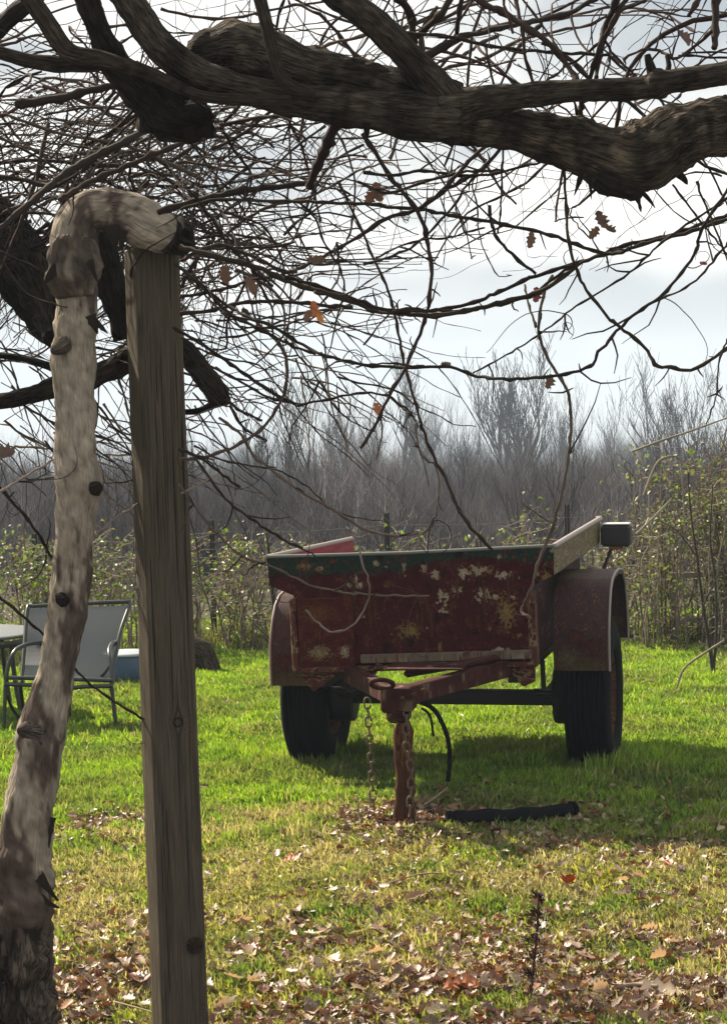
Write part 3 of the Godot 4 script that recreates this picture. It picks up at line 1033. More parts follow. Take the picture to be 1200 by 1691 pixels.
	mb = MB.new()
	mb.box(Transform3D(Basis(), Vector3(0.0, -0.02, -0.05)), Vector3(0.12, 0.10, 0.12), 0.012)
	mb.box(Transform3D(Basis(), Vector3(0.0, -0.085, -0.05)), Vector3(0.085, 0.05, 0.09), 0.015)
	obj("coupler_block", mb, mt, cpl, true)
	mb = MB.new()
	var ring := PackedVector3Array()
	var rr := PackedFloat32Array()
	for k in 21:
		var a := TAU * k / 20.0
		ring.append(Vector3(-0.045 + cos(a) * 0.042, 0.045 + sin(a) * 0.020, 0.03 + sin(a) * 0.03))
		rr.append(0.0095)
	mb.tube(ring, rr, 8, Color.WHITE)
	obj("tow_ring", mb, mt, cpl, true)
	for k in 3:
		mb = MB.new()
		mb.lathe(Transform3D(Basis(Vector3.UP, -PI / 2), Vector3(0.03 + 0.035 * k, -0.01 + 0.012 * k, 0.012 - 0.02 * k)), [[0.0, 0.0], [0.009, 0.0], [0.009, 0.014], [0.0, 0.014]], 6)
		obj("bolt", mb, M.rusty_iron, cpl, true)
	# leg that props the tongue up
	mb = MB.new()
	var pole := PackedVector3Array()
	var pr := PackedFloat32Array()
	for k in 14:
		var y := 0.50 - 0.49 * k / 13.0
		pole.append(Vector3(0.075 + 0.004 * sin(k), y, 1.50))
		pr.append(0.030 + 0.003 * sin(k * 2.3) + (0.008 if k > 2 else -0.008) + 0.01 * smoothstep(10, 13, k))
	mb.tube(pole, pr, 14, Color.WHITE)
	obj("prop_leg", mb, M.rusty_iron, t, true)
	mb = MB.new()
	mb.box(Transform3D(Basis(), Vector3(0.075, 0.04, 1.50)), Vector3(0.15, 0.02, 0.15), 0.004)
	obj("foot_plate", mb, M.rusty_iron, t, true)
	# safety chains of single links
	chain(t, [Vector3(-0.045, 0.50, 1.58), Vector3(-0.035, 0.30, 1.585), Vector3(-0.025, 0.06, 1.59)])
	chain(t, [Vector3(0.10, 0.47, 1.56), Vector3(0.095, 0.36, 1.57), Vector3(0.115, 0.24, 1.56), Vector3(0.105, 0.05, 1.58)])
	# hanging hoses
	for h in [[[Vector3(0.12, 0.48, 1.4), Vector3(0.17, 0.45, 1.38), Vector3(0.21, 0.37, 1.37), Vector3(0.225, 0.28, 1.36), Vector3(0.215, 0.17, 1.36)], 0.009], [[Vector3(0.13, 0.46, 1.42), Vector3(0.16, 0.43, 1.41), Vector3(0.17, 0.35, 1.4)], 0.005]]:
		mb = MB.new()
		var q := PackedVector3Array(h[0])
		var hr := PackedFloat32Array()
		for k in q.size():
			hr.append(h[1])
		var sm := smooth(q, hr, 0.02)
		mb.tube(sm[0], sm[1], 8, Color.WHITE)
		obj("hose", mb, M.rubber, t, true)
	# tail light at the right rear corner
	var tl := Node3D.new()
	tl.name = "tail_light"
	tl.position = tilt(Vector3(0.66, 0.935, -0.83))
	t.add_child(tl, true)
	mb = MB.new()
	mb.box(Transform3D(Basis(), Vector3(0.0, 0, 0)), Vector3(0.14, 0.10, 0.11), 0.012)
	obj("housing", mb, M.black_iron, tl, true)
	mb = MB.new()
	mb.box(Transform3D(Basis(), Vector3(0.0, 0.055, 0)), Vector3(0.13, 0.008, 0.10), 0.003)
	obj("housing_lid", mb, mat("lid_metal", Color(0.4, 0.4, 0.4), 0.5, 0.3), tl, true)
	mb = MB.new()
	mb.box(Transform3D(Basis(), Vector3(0.0, -0.058, 0.0)), Vector3(0.07, 0.018, 0.05), 0.006)
	obj("lens", mb, M.orange_lens, tl, true)
	mb = MB.new()
	mb.bar(Vector3(-0.02, -0.05, 0), Vector3(-0.07, -0.2, 0.1), 0.014, 0.014, 0.002)
	obj("bracket", mb, M.black_iron, tl, true)

func obj_spring(t: Node3D, s: int) -> Node3D:
	var o := Node3D.new()
	o.name = "leaf_spring"
	t.add_child(o, true)
	for k in 4:
		var mb := MB.new()
		var half := 0.42 - 0.08 * k
		var prev := Vector3.ZERO
		for i in 9:
			var z := -half + half * 2.0 * i / 8.0
			var p := Vector3(s * 0.44, 0.345 - 0.011 * k + 0.28 * z * z, z)
			if i > 0:
				mb.bar(prev, p, 0.045, 0.009, 0.002)
			prev = p
		obj("leaf", mb, M.black_iron, o, true)
	return o

func wheel(t: Node3D, s: int) -> void:
	var o := Node3D.new()
	o.name = "wheel"
	o.position = Vector3(s * 0.625, 0.315, 0)
	t.add_child(o, true)
	var prof := [[0.19, -0.075], [0.20, -0.088], [0.25, -0.100], [0.29, -0.098], [0.318, -0.086]]
	for k in 8:
		var x := -0.076 + 0.0205 * k
		prof.append_array([[0.329, x], [0.331, x + 0.0135], [0.321, x + 0.0145], [0.321, x + 0.0195]])
	prof.append_array([[0.318, 0.086], [0.29, 0.098], [0.25, 0.100], [0.20, 0.088], [0.19, 0.075]])
	var mb := MB.new()
	mb.lathe(Transform3D(), prof, 48)
	obj("tyre", mb, mat("tyre_rubber", Color(0.004, 0.0042, 0.0045), 0.9), o, true)
	M.tyre_rubber.metallic_specular = 0.2
	mb = MB.new()
	mb.lathe(Transform3D(Basis.from_scale(Vector3(s, 1, 1)), Vector3.ZERO), [[0.0, 0.02], [0.05, 0.02], [0.05, 0.05], [0.09, 0.05], [0.10, 0.03], [0.165, 0.02], [0.18, 0.07], [0.196, 0.08], [0.196, -0.08], [0.18, -0.075], [0.16, -0.02], [0.0, -0.02]], 36)
	obj("rim", mb, M.rusty_iron, o, true)
	for k in 5:
		mb = MB.new()
		var a := TAU * k / 5.0
		mb.lathe(Transform3D(Basis.from_scale(Vector3(s, 1, 1)), Vector3(s * 0.05, cos(a) * 0.072, sin(a) * 0.072)), [[0.0, 0.018], [0.009, 0.018], [0.009, 0.0]], 6)
		obj("wheel_nut", mb, M.rusty_iron, o, true)

func fender(t: Node3D, s: int, m: Material) -> void:
	var drop := 0.0 if s > 0 else -0.075
	var prof := [[0.385, 0.47], [0.392, 0.56], [0.388, 0.645], [0.372, 0.69], [0.34, 0.75], [0.29, 0.81], [0.22, 0.845], [0.10, 0.862], [-0.05, 0.865], [-0.2, 0.85], [-0.30, 0.80], [-0.36, 0.72], [-0.40, 0.62], [-0.42, 0.52]]
	var x0 := s * 0.50
	var x1 := s * 0.735
	var mb := MB.new()
	var cnt := prof.size()
	for side in 2:
		var o := mb.v.size()
		for i in cnt:
			var k0 := maxi(i - 1, 0)
			var k1 := mini(i + 1, cnt - 1)
			var d := Vector2(prof[k1][0] - prof[k0][0], prof[k1][1] - prof[k0][1]).normalized()
			var nn := Vector3(0, -d.x, d.y) * (1.0 if side == 0 else -1.0)
			for j in 2:
				var p := Vector3(x0 if j == 0 else x1, prof[i][1] + drop, prof[i][0]) - Vector3(0, -d.x, d.y) * (0.008 * side)
				mb.vert(p, nn, Vector2(j, 1.0 - i / 6.0))
		for i in cnt - 1:
			mb.quad(o + i * 2, o + i * 2 + 1, o + i * 2 + 3, o + i * 2 + 2)
	for i in cnt - 1:       # turned-down outer edge
		var a := Vector3(x1, prof[i][1] + drop, prof[i][0])
		var b := Vector3(x1, prof[i + 1][1] + drop, prof[i + 1][0])
		var c := Vector3(x1, 0.35 + drop, 0.0)
		mb.flat4([a, b, b + (c - b).normalized() * 0.022, a + (c - a).normalized() * 0.022])
	var f := obj("fender", mb, m, t, true)
	if s < 0:
		f.set_meta("label", "left fender, sagging lower than the right one")
	mb = MB.new()
	var e := PackedVector3Array()
	var r := PackedFloat32Array()
	for p in prof:
		e.append(Vector3(x1, p[1] + drop, p[0]))
		r.append(0.006)
	mb.tube(e, r, 6, Color.WHITE)
	obj("edge_bead", mb, M.rim_edge, f, true)

func chain(t: Node3D, path: Array) -> void:
	var o := Node3D.new()
	o.name = "chain"
	t.add_child(o, true)
	if link_mesh == null:
		var mb := MB.new()
		var q := PackedVector3Array()
		var r := PackedFloat32Array()
		for k in 17:
			var a := TAU * k / 16.0
			q.append(Vector3(cos(a) * 0.0115, sin(a) * 0.015 + signf(sin(a)) * 0.0065, 0))
			r.append(0.0036)
		mb.tube(q, r, 6, Color.WHITE)
		link_mesh = mb.mesh()
		link_mesh.surface_set_material(0, M.chain)
	var c := Curve3D.new()
	for p in path:
		c.add_point(p)
	var cnt := int(c.get_baked_length() / 0.0345)
	for k in cnt:
		var p := c.sample_baked(k * 0.0345)
		var d := (c.sample_baked(k * 0.0345 + 0.01) - p).normalized()
		var b := Basis(Quaternion(Vector3.DOWN, d)) * Basis(Vector3.UP, 0.35 + (PI / 2 if k % 2 else 0.0))
		put("link", link_mesh, o, Transform3D(b, p))

func black_tube() -> void:
	var a := G(742, 1366)
	var b := G(946, 1350)
	var o := thing("black_tube", "thick black tube lying in the shade on the ground before the trailer", "tube", (a + b) / 2.0)
	var mb := MB.new()
	var pts := PackedVector3Array()
	var rad := PackedFloat32Array()
	for k in 15:
		var t := k / 14.0
		pts.append(a.lerp(b, t) + Vector3(0, 0.03 + 0.004 * sin(t * 7.0), 0.02 * sin(t * 3.0)))
		rad.append((0.034 + 0.004 * sin(k * 1.7)) * (1.0 if k > 0 and k < 14 else 0.8))
	mb.tube(pts, rad, 20, Color.WHITE, 0.0, nf, 0.16)
	obj("tube_wall", mb, M.rubber, o)
	for e in [0, 14]:
		mb = MB.new()
		var d: Vector3 = (pts[e] - pts[7]).normalized()
		mb.tube(PackedVector3Array([pts[e] - d * 0.01, pts[e] + d * 0.006]), PackedFloat32Array([0.039, 0.037]), 16, Color.WHITE)
		obj("end_cap", mb, M.rubber, o)
	o.scale.y = 0.9

# ------------------------------------------------------------------ garden chair and its neighbours
func rod(parent: Node, called: String, list: Array, w: float, m: Material) -> void:
	var pts := PackedVector3Array(list)
	var rad := PackedFloat32Array()
	for k in pts.size():
		rad.append(w)
	var sm := smooth(pts, rad, 0.03)
	var mb := MB.new()
	mb.tube(sm[0], sm[1], 8, Color.WHITE)
	obj(called, mb, m, parent)

func chair_set() -> void:
	var z := 10.9          # depth of the seat's front edge; the back stands farther off
	var zb := 11.25
	var o := thing("patio_chair", "low metal patio chair with grey mesh sling behind the vine trunk", "chair", on_ground(P(110, 1200, 11.05)))
	var w := 0.0105
	# back frame, its sling, the seat
	rod(o, "back_frame", [P(186, 1128, zb - 0.2), P(190, 1085, zb - 0.1), P(200, 1040, zb), P(214, 998, zb + 0.12), P(206, 994, zb + 0.13), P(130, 997, zb + 0.13), P(56, 1001, zb + 0.13), P(46, 1005, zb + 0.12), P(42, 1050, zb), P(36, 1128, zb - 0.2)], w, M.frame_paint)
	var mb := MB.new()
	var rows := []
	for k in 17:
		var t := k / 16.0
		var l := P(lerpf(48, 40, t), lerpf(1005, 1120, t), lerpf(zb + 0.12, zb - 0.2, t) + 0.05 * sin(t * PI))
		var r := P(lerpf(211, 187, t), lerpf(1000, 1122, t), lerpf(zb + 0.12, zb - 0.2, t) + 0.05 * sin(t * PI))
		rows.append([l, r])
	for k in 16:
		mb.flat4([rows[k][0], rows[k][1], rows[k + 1][1], rows[k + 1][0]])
		var off := cam_t.basis.z * -0.004
		mb.flat4([rows[k][0] + off, rows[k + 1][0] + off, rows[k + 1][1] + off, rows[k][1] + off])
	obj("back_sling", mb, M.sling, o)
	mb = MB.new()
	var e0 := P(22, 1122, z)
	var e1 := P(186, 1124, z)
	var f0 := P(40, 1116, zb - 0.12)
	var f1 := P(186, 1118, zb - 0.12)
	mb.flat4([e0, e1, f1, f0])
	var dn := Vector3(0, -0.004, 0)
	mb.flat4([f0 + dn, f1 + dn, e1 + dn, e0 + dn])
	obj("seat_sling", mb, M.sling, o)
	rod(o, "seat_rail", [P(8, 1119, z), P(100, 1121, z), P(187, 1124, z)], w, M.frame_paint)
	rod(o, "front_rail", [P(10, 1130, z - 0.02), P(60, 1132, z - 0.02), P(100, 1138, z - 0.02), P(140, 1134, z - 0.02), P(187, 1133, z - 0.02)], w, M.frame_paint)
	rod(o, "back_bar", [P(66, 1064, zb + 0.0), P(130, 1061, zb + 0.05), P(192, 1066, zb + 0.0)], w * 0.9, M.frame_paint)
	rod(o, "arm", [P(10, 1132, z), P(14, 1100, z), P(26, 1074, z + 0.04), P(46, 1064, z + 0.2), P(68, 1061, zb)], w, M.frame_paint)
	rod(o, "arm", [P(184, 1130, z), P(184, 1098, z + 0.04), P(180, 1076, z + 0.1), P(186, 1062, z + 0.24), P(196, 1060, zb)], w, M.frame_paint)
	rod(o, "leg", [P(10, 1130, z), P(8, 1170, z), P(6, 1212, z)], w, M.frame_paint)
	rod(o, "leg", [P(34, 1130, zb - 0.2), P(38, 1165, zb - 0.1), P(46, 1198, zb)], w, M.frame_paint)
	rod(o, "leg", [P(116, 1134, zb - 0.2), P(115, 1170, zb - 0.1), P(112, 1204, zb)], w, M.frame_paint)
	rod(o, "leg", [P(184, 1130, z), P(188, 1165, z), P(193, 1203, z)], w, M.frame_paint)
	rod(o, "brace", [P(12, 1148, z), P(22, 1172, z + 0.1), P(38, 1192, zb - 0.05)], w * 0.8, M.frame_paint)
	rod(o, "brace", [P(184, 1096, z + 0.1), P(174, 1110, z + 0.15), P(163, 1122, z + 0.2)], w * 0.8, M.frame_paint)
	# the table at the left edge
	var tb := thing("patio_table", "dark patio table with a pale rim, cut off by the left edge", "table", on_ground(P(-40, 1190, 11.6)))
	mb = MB.new()
	var c := P(-52, 1046, 11.55)
	mb.lathe(Transform3D(Basis(Vector3.BACK, PI / 2), c), [[0.0, -0.008], [0.36, -0.008], [0.375, 0.0], [0.36, 0.010], [0.0, 0.010]], 40)
	obj("tabletop", mb, mat("table_glass", Color(0.10, 0.105, 0.10), 0.35), tb)
	mb = MB.new()
	mb.lathe(Transform3D(Basis(Vector3.BACK, PI / 2), c + Vector3(0, -0.03, 0)), [[0.35, -0.02], [0.37, -0.02], [0.37, 0.012], [0.35, 0.012], [0.35, -0.02]], 40)
	obj("table_apron", mb, M.frame_paint, tb)
	for k in 4:
		var a := 0.5 + TAU * k / 4.0
		var q := c + Vector3(cos(a) * 0.28, -0.03, sin(a) * 0.28)
		rod(tb, "leg", [q, q + Vector3(cos(a) * 0.02, -0.2, sin(a) * 0.02), on_ground(q + Vector3(cos(a) * 0.06, 0, sin(a) * 0.06))], 0.013, M.frame_paint)
	# blue tub behind the chair
	var bt := thing("plastic_tub", "blue plastic tub with a white lid on the grass behind the chair", "tub", on_ground(P(211, 1112, 12.6)))
	mb = MB.new()
	var p := bt.position
	mb.lathe(Transform3D(Basis(Vector3.BACK, PI / 2), p), [[0.0, 0.004], [0.10, 0.004], [0.105, 0.01], [0.13, 0.16], [0.0, 0.16]], 28)
	obj("tub_body", mb, M.blue_plastic, bt)
	mb = MB.new()
	mb.lathe(Transform3D(Basis(Vector3.BACK, PI / 2), p), [[0.0, 0.162], [0.132, 0.162], [0.138, 0.168], [0.135, 0.182], [0.0, 0.188]], 28)
	obj("tub_lid", mb, M.white_plastic, bt)

# ------------------------------------------------------------------ arbor post and vines
func arbor_post() -> void:
	var z := 5.42
	var top := P(251, 412, z)
	var foot := P(300, 1760, z)
	var o := thing("wooden_post", "square weathered timber post holding up the vine on the left", "post", foot)
	var mb := MB.new()
	var tex := post_wood(512, 1536)
	var m := mat("post_timber", Color.WHITE, 0.9)
	m.albedo_texture = tex[0]
	m.metallic_specular = 0.18
	bumpy(m, tex[1], 0.9)
	var up := (top - foot).normalized()
	var xx := Vector3(0.93, 0, -0.36).normalized()
	xx = (xx - up * xx.dot(up)).normalized()
	var zz := xx.cross(up)
	var ring := []
	var hw := 0.058
	var rc := 0.007
	for side in 4:
		var dirs := [Vector2(0, 1), Vector2(1, 0), Vector2(0, -1), Vector2(-1, 0)]
		var n: Vector2 = dirs[side]
		var tg := Vector2(n.y, -n.x)
		for k in 7:
			var s := -1.0 + 2.0 * k / 6.0
			ring.append([n * hw + tg * s * (hw - rc), (n + tg * (0.45 * signf(s) if absf(s) > 0.99 else 0.0)).normalized(), (side + (s + 1.0) / 2.0) / 4.0])
	ring.append([ring[0][0], ring[0][1], 1.0])
	var rows := 90
	var len := top.distance_to(foot) + 0.1
	for i in rows + 1:
		var t := float(i) / rows
		var p := foot - up * 0.1 + up * len * t
		var k := 1.0 - 0.02 * t
		for q in ring:
			var wob: float = 1.0 + 0.025 * nf.get_noise_3d(q[0].x * 14.0, q[0].y * 14.0, t * 2.5)
			var d: Vector3 = (xx * q[0].x + zz * q[0].y) * k * wob
			mb.vert(p + d, xx * q[1].x + zz * q[1].y, Vector2(q[2], 1.0 - t))
	for i in rows:
		for j in ring.size() - 1:
			var a := i * ring.size() + j
			mb.quad(a, a + 1, a + 1 + ring.size(), a + ring.size())
	var cen := mb.vert(top, up, Vector2(0.5, 0))
	for j in ring.size() - 1:
		var a := rows * ring.size() + j
		mb.ix.append_array(PackedInt32Array([cen, a + 1, a]))
	obj("timber", mb, m, o)
	# the raised knots
	for q in [[322, 1562, 13]]:
		mb = MB.new()
		var c := P(q[0], q[1], z - 0.06)
		var r: float = q[2] / F * z
		mb.tube(PackedVector3Array([c - cam_t.basis.z * 0.014, c - cam_t.basis.z * 0.002, c - cam_t.basis.z * 0.0005, c]), PackedFloat32Array([r, r, r * 0.8, r * 0.1]), 16, Color(0.075, 0.06, 0.044), 0.3, nf, 0.12)
		obj("knot", mb, M.old_vine, o)

func limb(o: Node, called: String, list: Array, z0: float, z1: float, col: Color, sides := 22, jag := 0.2, col2 := Color.BLACK, share := -9.0, ridge := 0.3, skin := "old_vine", shag := 0.0) -> MeshInstance3D:
	var sm := px_path(list, z0, z1, 0.012)
	var mb := MB.new()
	mb.tube(sm[0], sm[1], sides, col, 0.35, nf, jag, col2, share, ridge, shag)
	return obj(called, mb, M[skin], o)

func flakes(o: Node, called: String, spots: Array, z: float, col: Color) -> void:     # torn strips of bark: x, y, length, width, angle
	for s in spots:
		var mb := MB.new()
		var a := P(s[0], s[1], z)
		var d := (cam_t.basis.x * cos(s[4]) - cam_t.basis.y * sin(s[4])).normalized()
		var side := d.cross(cam_t.basis.z).normalized()
		var pts := []
		for k in 6:
			var t := k / 5.0
			var w: float = s[3] / F * z * 0.5 * (1.0 - 0.85 * t * t) * (0.8 + 0.4 * nf.get_noise_2d(s[0] + k * 3.0, s[1]))
			var c: Vector3 = a + d * (s[2] / F * z) * t + cam_t.basis.z * 0.012 * sin(t * 2.6)
			pts.append([c - side * w, c + side * w])
		for k in 5:
			mb.flat4([pts[k][0], pts[k][1], pts[k + 1][1], pts[k + 1][0]], col)
			var off := cam_t.basis.z * -0.002
			mb.flat4([pts[k][0] + off, pts[k + 1][0] + off, pts[k + 1][1] + off, pts[k][1] + off], col)
		obj(called, mb, M.old_vine, o)

func vine_trunk() -> void:
	var z := 5.3
	var o := thing("vine_trunk", "grey peeling vine trunk hooked over the top of the wooden post", "vine", on_ground(P(25, 1760, z)))
	var pale := Color(0.30, 0.255, 0.20)
	var brown := Color(0.088, 0.066, 0.054)
	limb(o, "trunk", [22, 1790, 120, 28, 1690, 104, 36, 1600, 92, 34, 1500, 104, 36, 1440, 100, 44, 1380, 84, 50, 1320, 80, 64, 1250, 78, 70, 1205, 82, 84, 1150, 66, 96, 1100, 60, 104, 1050, 62, 112, 1000, 62, 118, 950, 62, 122, 900, 63, 126, 850, 66, 131, 800, 78, 125, 750, 71, 124, 700, 66, 124, 650, 67, 122, 600, 73, 125, 550, 70, 128, 500, 65, 124, 450, 78, 123, 410, 76, 126, 380, 72, 138, 355, 70, 160, 346, 68, 190, 347, 70, 216, 358, 76, 242, 372, 80, 266, 384, 72, 290, 396, 56, 306, 406, 26], z, z + 0.03, pale, 40, 0.13, brown, 0.02, 0.22, "peeled_vine", 0.72)
	limb(o, "root_bark", [18, 1790, 136, 26, 1690, 112, 32, 1610, 100, 32, 1560, 92, 34, 1510, 80, 36, 1470, 60], z - 0.01, z - 0.01, Color(0.05, 0.037, 0.03), 44, 0.42, Color(0.12, 0.095, 0.076), 0.05, 0.5)
	limb(o, "dark_end", [282, 386, 56, 298, 396, 54, 308, 404, 34, 314, 410, 12], z, z + 0.06, Color(0.04, 0.032, 0.025), 24, 0.4, Color(0.02, 0.016, 0.012), 0.1, 0.3)
	limb(o, "knot", [150, 812, 14, 158, 806, 26, 163, 803, 18, 166, 801, 6], z - 0.02, z - 0.042, Color(0.075, 0.058, 0.047), 14, 0.3)
	limb(o, "knot", [100, 992, 10, 104, 990, 28, 105, 989, 16, 106, 989, 5], z - 0.03, z - 0.052, Color(0.06, 0.045, 0.036), 14, 0.3)
	limb(o, "knot", [60, 1210, 60, 48, 1206, 44, 38, 1206, 22, 32, 1207, 8], z - 0.02, z - 0.06, Color(0.17, 0.14, 0.12), 18, 0.3)
	limb(o, "knot", [112, 565, 24, 100, 572, 34, 92, 578, 22, 86, 582, 6], z - 0.03, z - 0.06, Color(0.2, 0.17, 0.13), 16, 0.3)
	limb(o, "bark_collar", [128, 492, 54, 126, 478, 66, 123, 455, 83, 122, 430, 82, 124, 408, 72, 126, 392, 58], z, z, Color(0.085, 0.067, 0.053), 40, 0.34, Color(0.20, 0.168, 0.13), 0.05, 0.4, "peeled_vine")
	flakes(o, "bark_strip", [[186, 372, 40, 26, 1.45], [205, 380, 34, 18, 1.7], [60, 1440, 60, 24, 0.9], [30, 1480, 90, 20, 1.2], [62, 1530, 80, 18, 1.8], [20, 1560, 110, 22, 1.4], [50, 1600, 80, 18, 2.2], [10, 1620, 90, 18, 1.0], [44, 1460, 70, 20, 2.4], [22, 1650, 70, 20, 1.7], [64, 1480, 40, 16, 0.5], [150, 520, 34, 20, 1.2], [158, 530, 30, 12, 0.8], [96, 440, 40, 20, 2.2], [148, 430, 40, 14, 1.2], [88, 1350, 50, 12, 1.7]], z - 0.05, Color(0.085, 0.065, 0.05))
	# darker stems behind the trunk
	var dk := Color(0.030, 0.024, 0.019)
	limb(o, "back_limb", [-60, 675, 26, -10, 665, 28, 40, 655, 30, 90, 640, 34, 160, 622, 36, 215, 592, 40, 258, 566, 42, 300, 574, 34, 335, 615, 38, 362, 652, 38, 378, 664, 14], 5.75, 5.7, Color(0.055, 0.043, 0.033), 22, 0.25, dk, 0.1)
	limb(o, "back_limb", [366, 652, 22, 352, 668, 14, 330, 678, 11, 304, 680, 10, 280, 672, 8], 5.7, 5.72, dk, 12, 0.2)
	limb(o, "back_limb", [-40, 330, 70, 10, 390, 74, 50, 440, 80, 78, 500, 66, 96, 560, 40], 5.9, 5.6, dk, 24, 0.35, Color(0.05, 0.04, 0.031), 0.1)
	limb(o, "back_limb", [-30, 420, 50, 20, 470, 46, 60, 530, 36, 100, 570, 24, 160, 610, 20, 200, 620, 14], 6.0, 5.75, dk, 18, 0.35)
	limb(o, "back_limb", [168, 380, 40, 176, 440, 46, 190, 500, 40, 205, 560, 30], 5.6, 5.65, dk, 18, 0.35)
	limb(o, "back_limb", [-20, 585, 10, 40, 592, 12, 90, 608, 14], 5.8, 5.7, dk, 10, 0.2)

var cane_count := 0
var cane_spots := []

func cane(o: Node, z0: float, z1: float, w0: float, w1: float, list: Array, tone := 0.0) -> void:
	var pts := PackedVector3Array()
	var rad := PackedFloat32Array()
	var cnt := list.size() / 2
	for i in cnt:
		var t := float(i) / (cnt - 1)
		var z := lerpf(z0, z1, t) + 0.03 * sin(i * 2.1 + list[0])
		pts.append(P(list[i * 2], list[i * 2 + 1], z))
		rad.append(lerpf(w0, w1, t) / 2.0 / F * z)
	var sm := smooth(pts, rad, 0.018)
	var mb := MB.new()
	knobby(mb, sm[0], sm[1], Color(0.026, 0.018, 0.014).lerp(Color(0.30, 0.23, 0.19), tone))
	for i in range(4, sm[0].size(), 5):
		cane_spots.append(sm[0][i])
	obj("cane", mb, M.cane, o)
	cane_count += 1

func knobby(mb: MB, pts: PackedVector3Array, rad: PackedFloat32Array, col: Color, sides := 6) -> void:      # a cane with nodes every few centimetres
	var run := rng.randf() * 0.05
	var gap := 0.055 + rng.randf() * 0.03
	for i in pts.size():
		if i > 0:
			run += pts[i].distance_to(pts[i - 1])
		var f := fposmod(run, gap) / gap
		rad[i] *= 1.0 + 0.55 * exp(-pow((f - 0.5) * 7.0, 2.0))
		if i > 0 and i < pts.size() - 1:
			pts[i] += Vector3(rng.randfn(0, 1), rng.randfn(0, 1), rng.randfn(0, 1)) * 0.0011
	mb.tube(pts, rad, sides, col * rng.randf_range(0.75, 1.3))

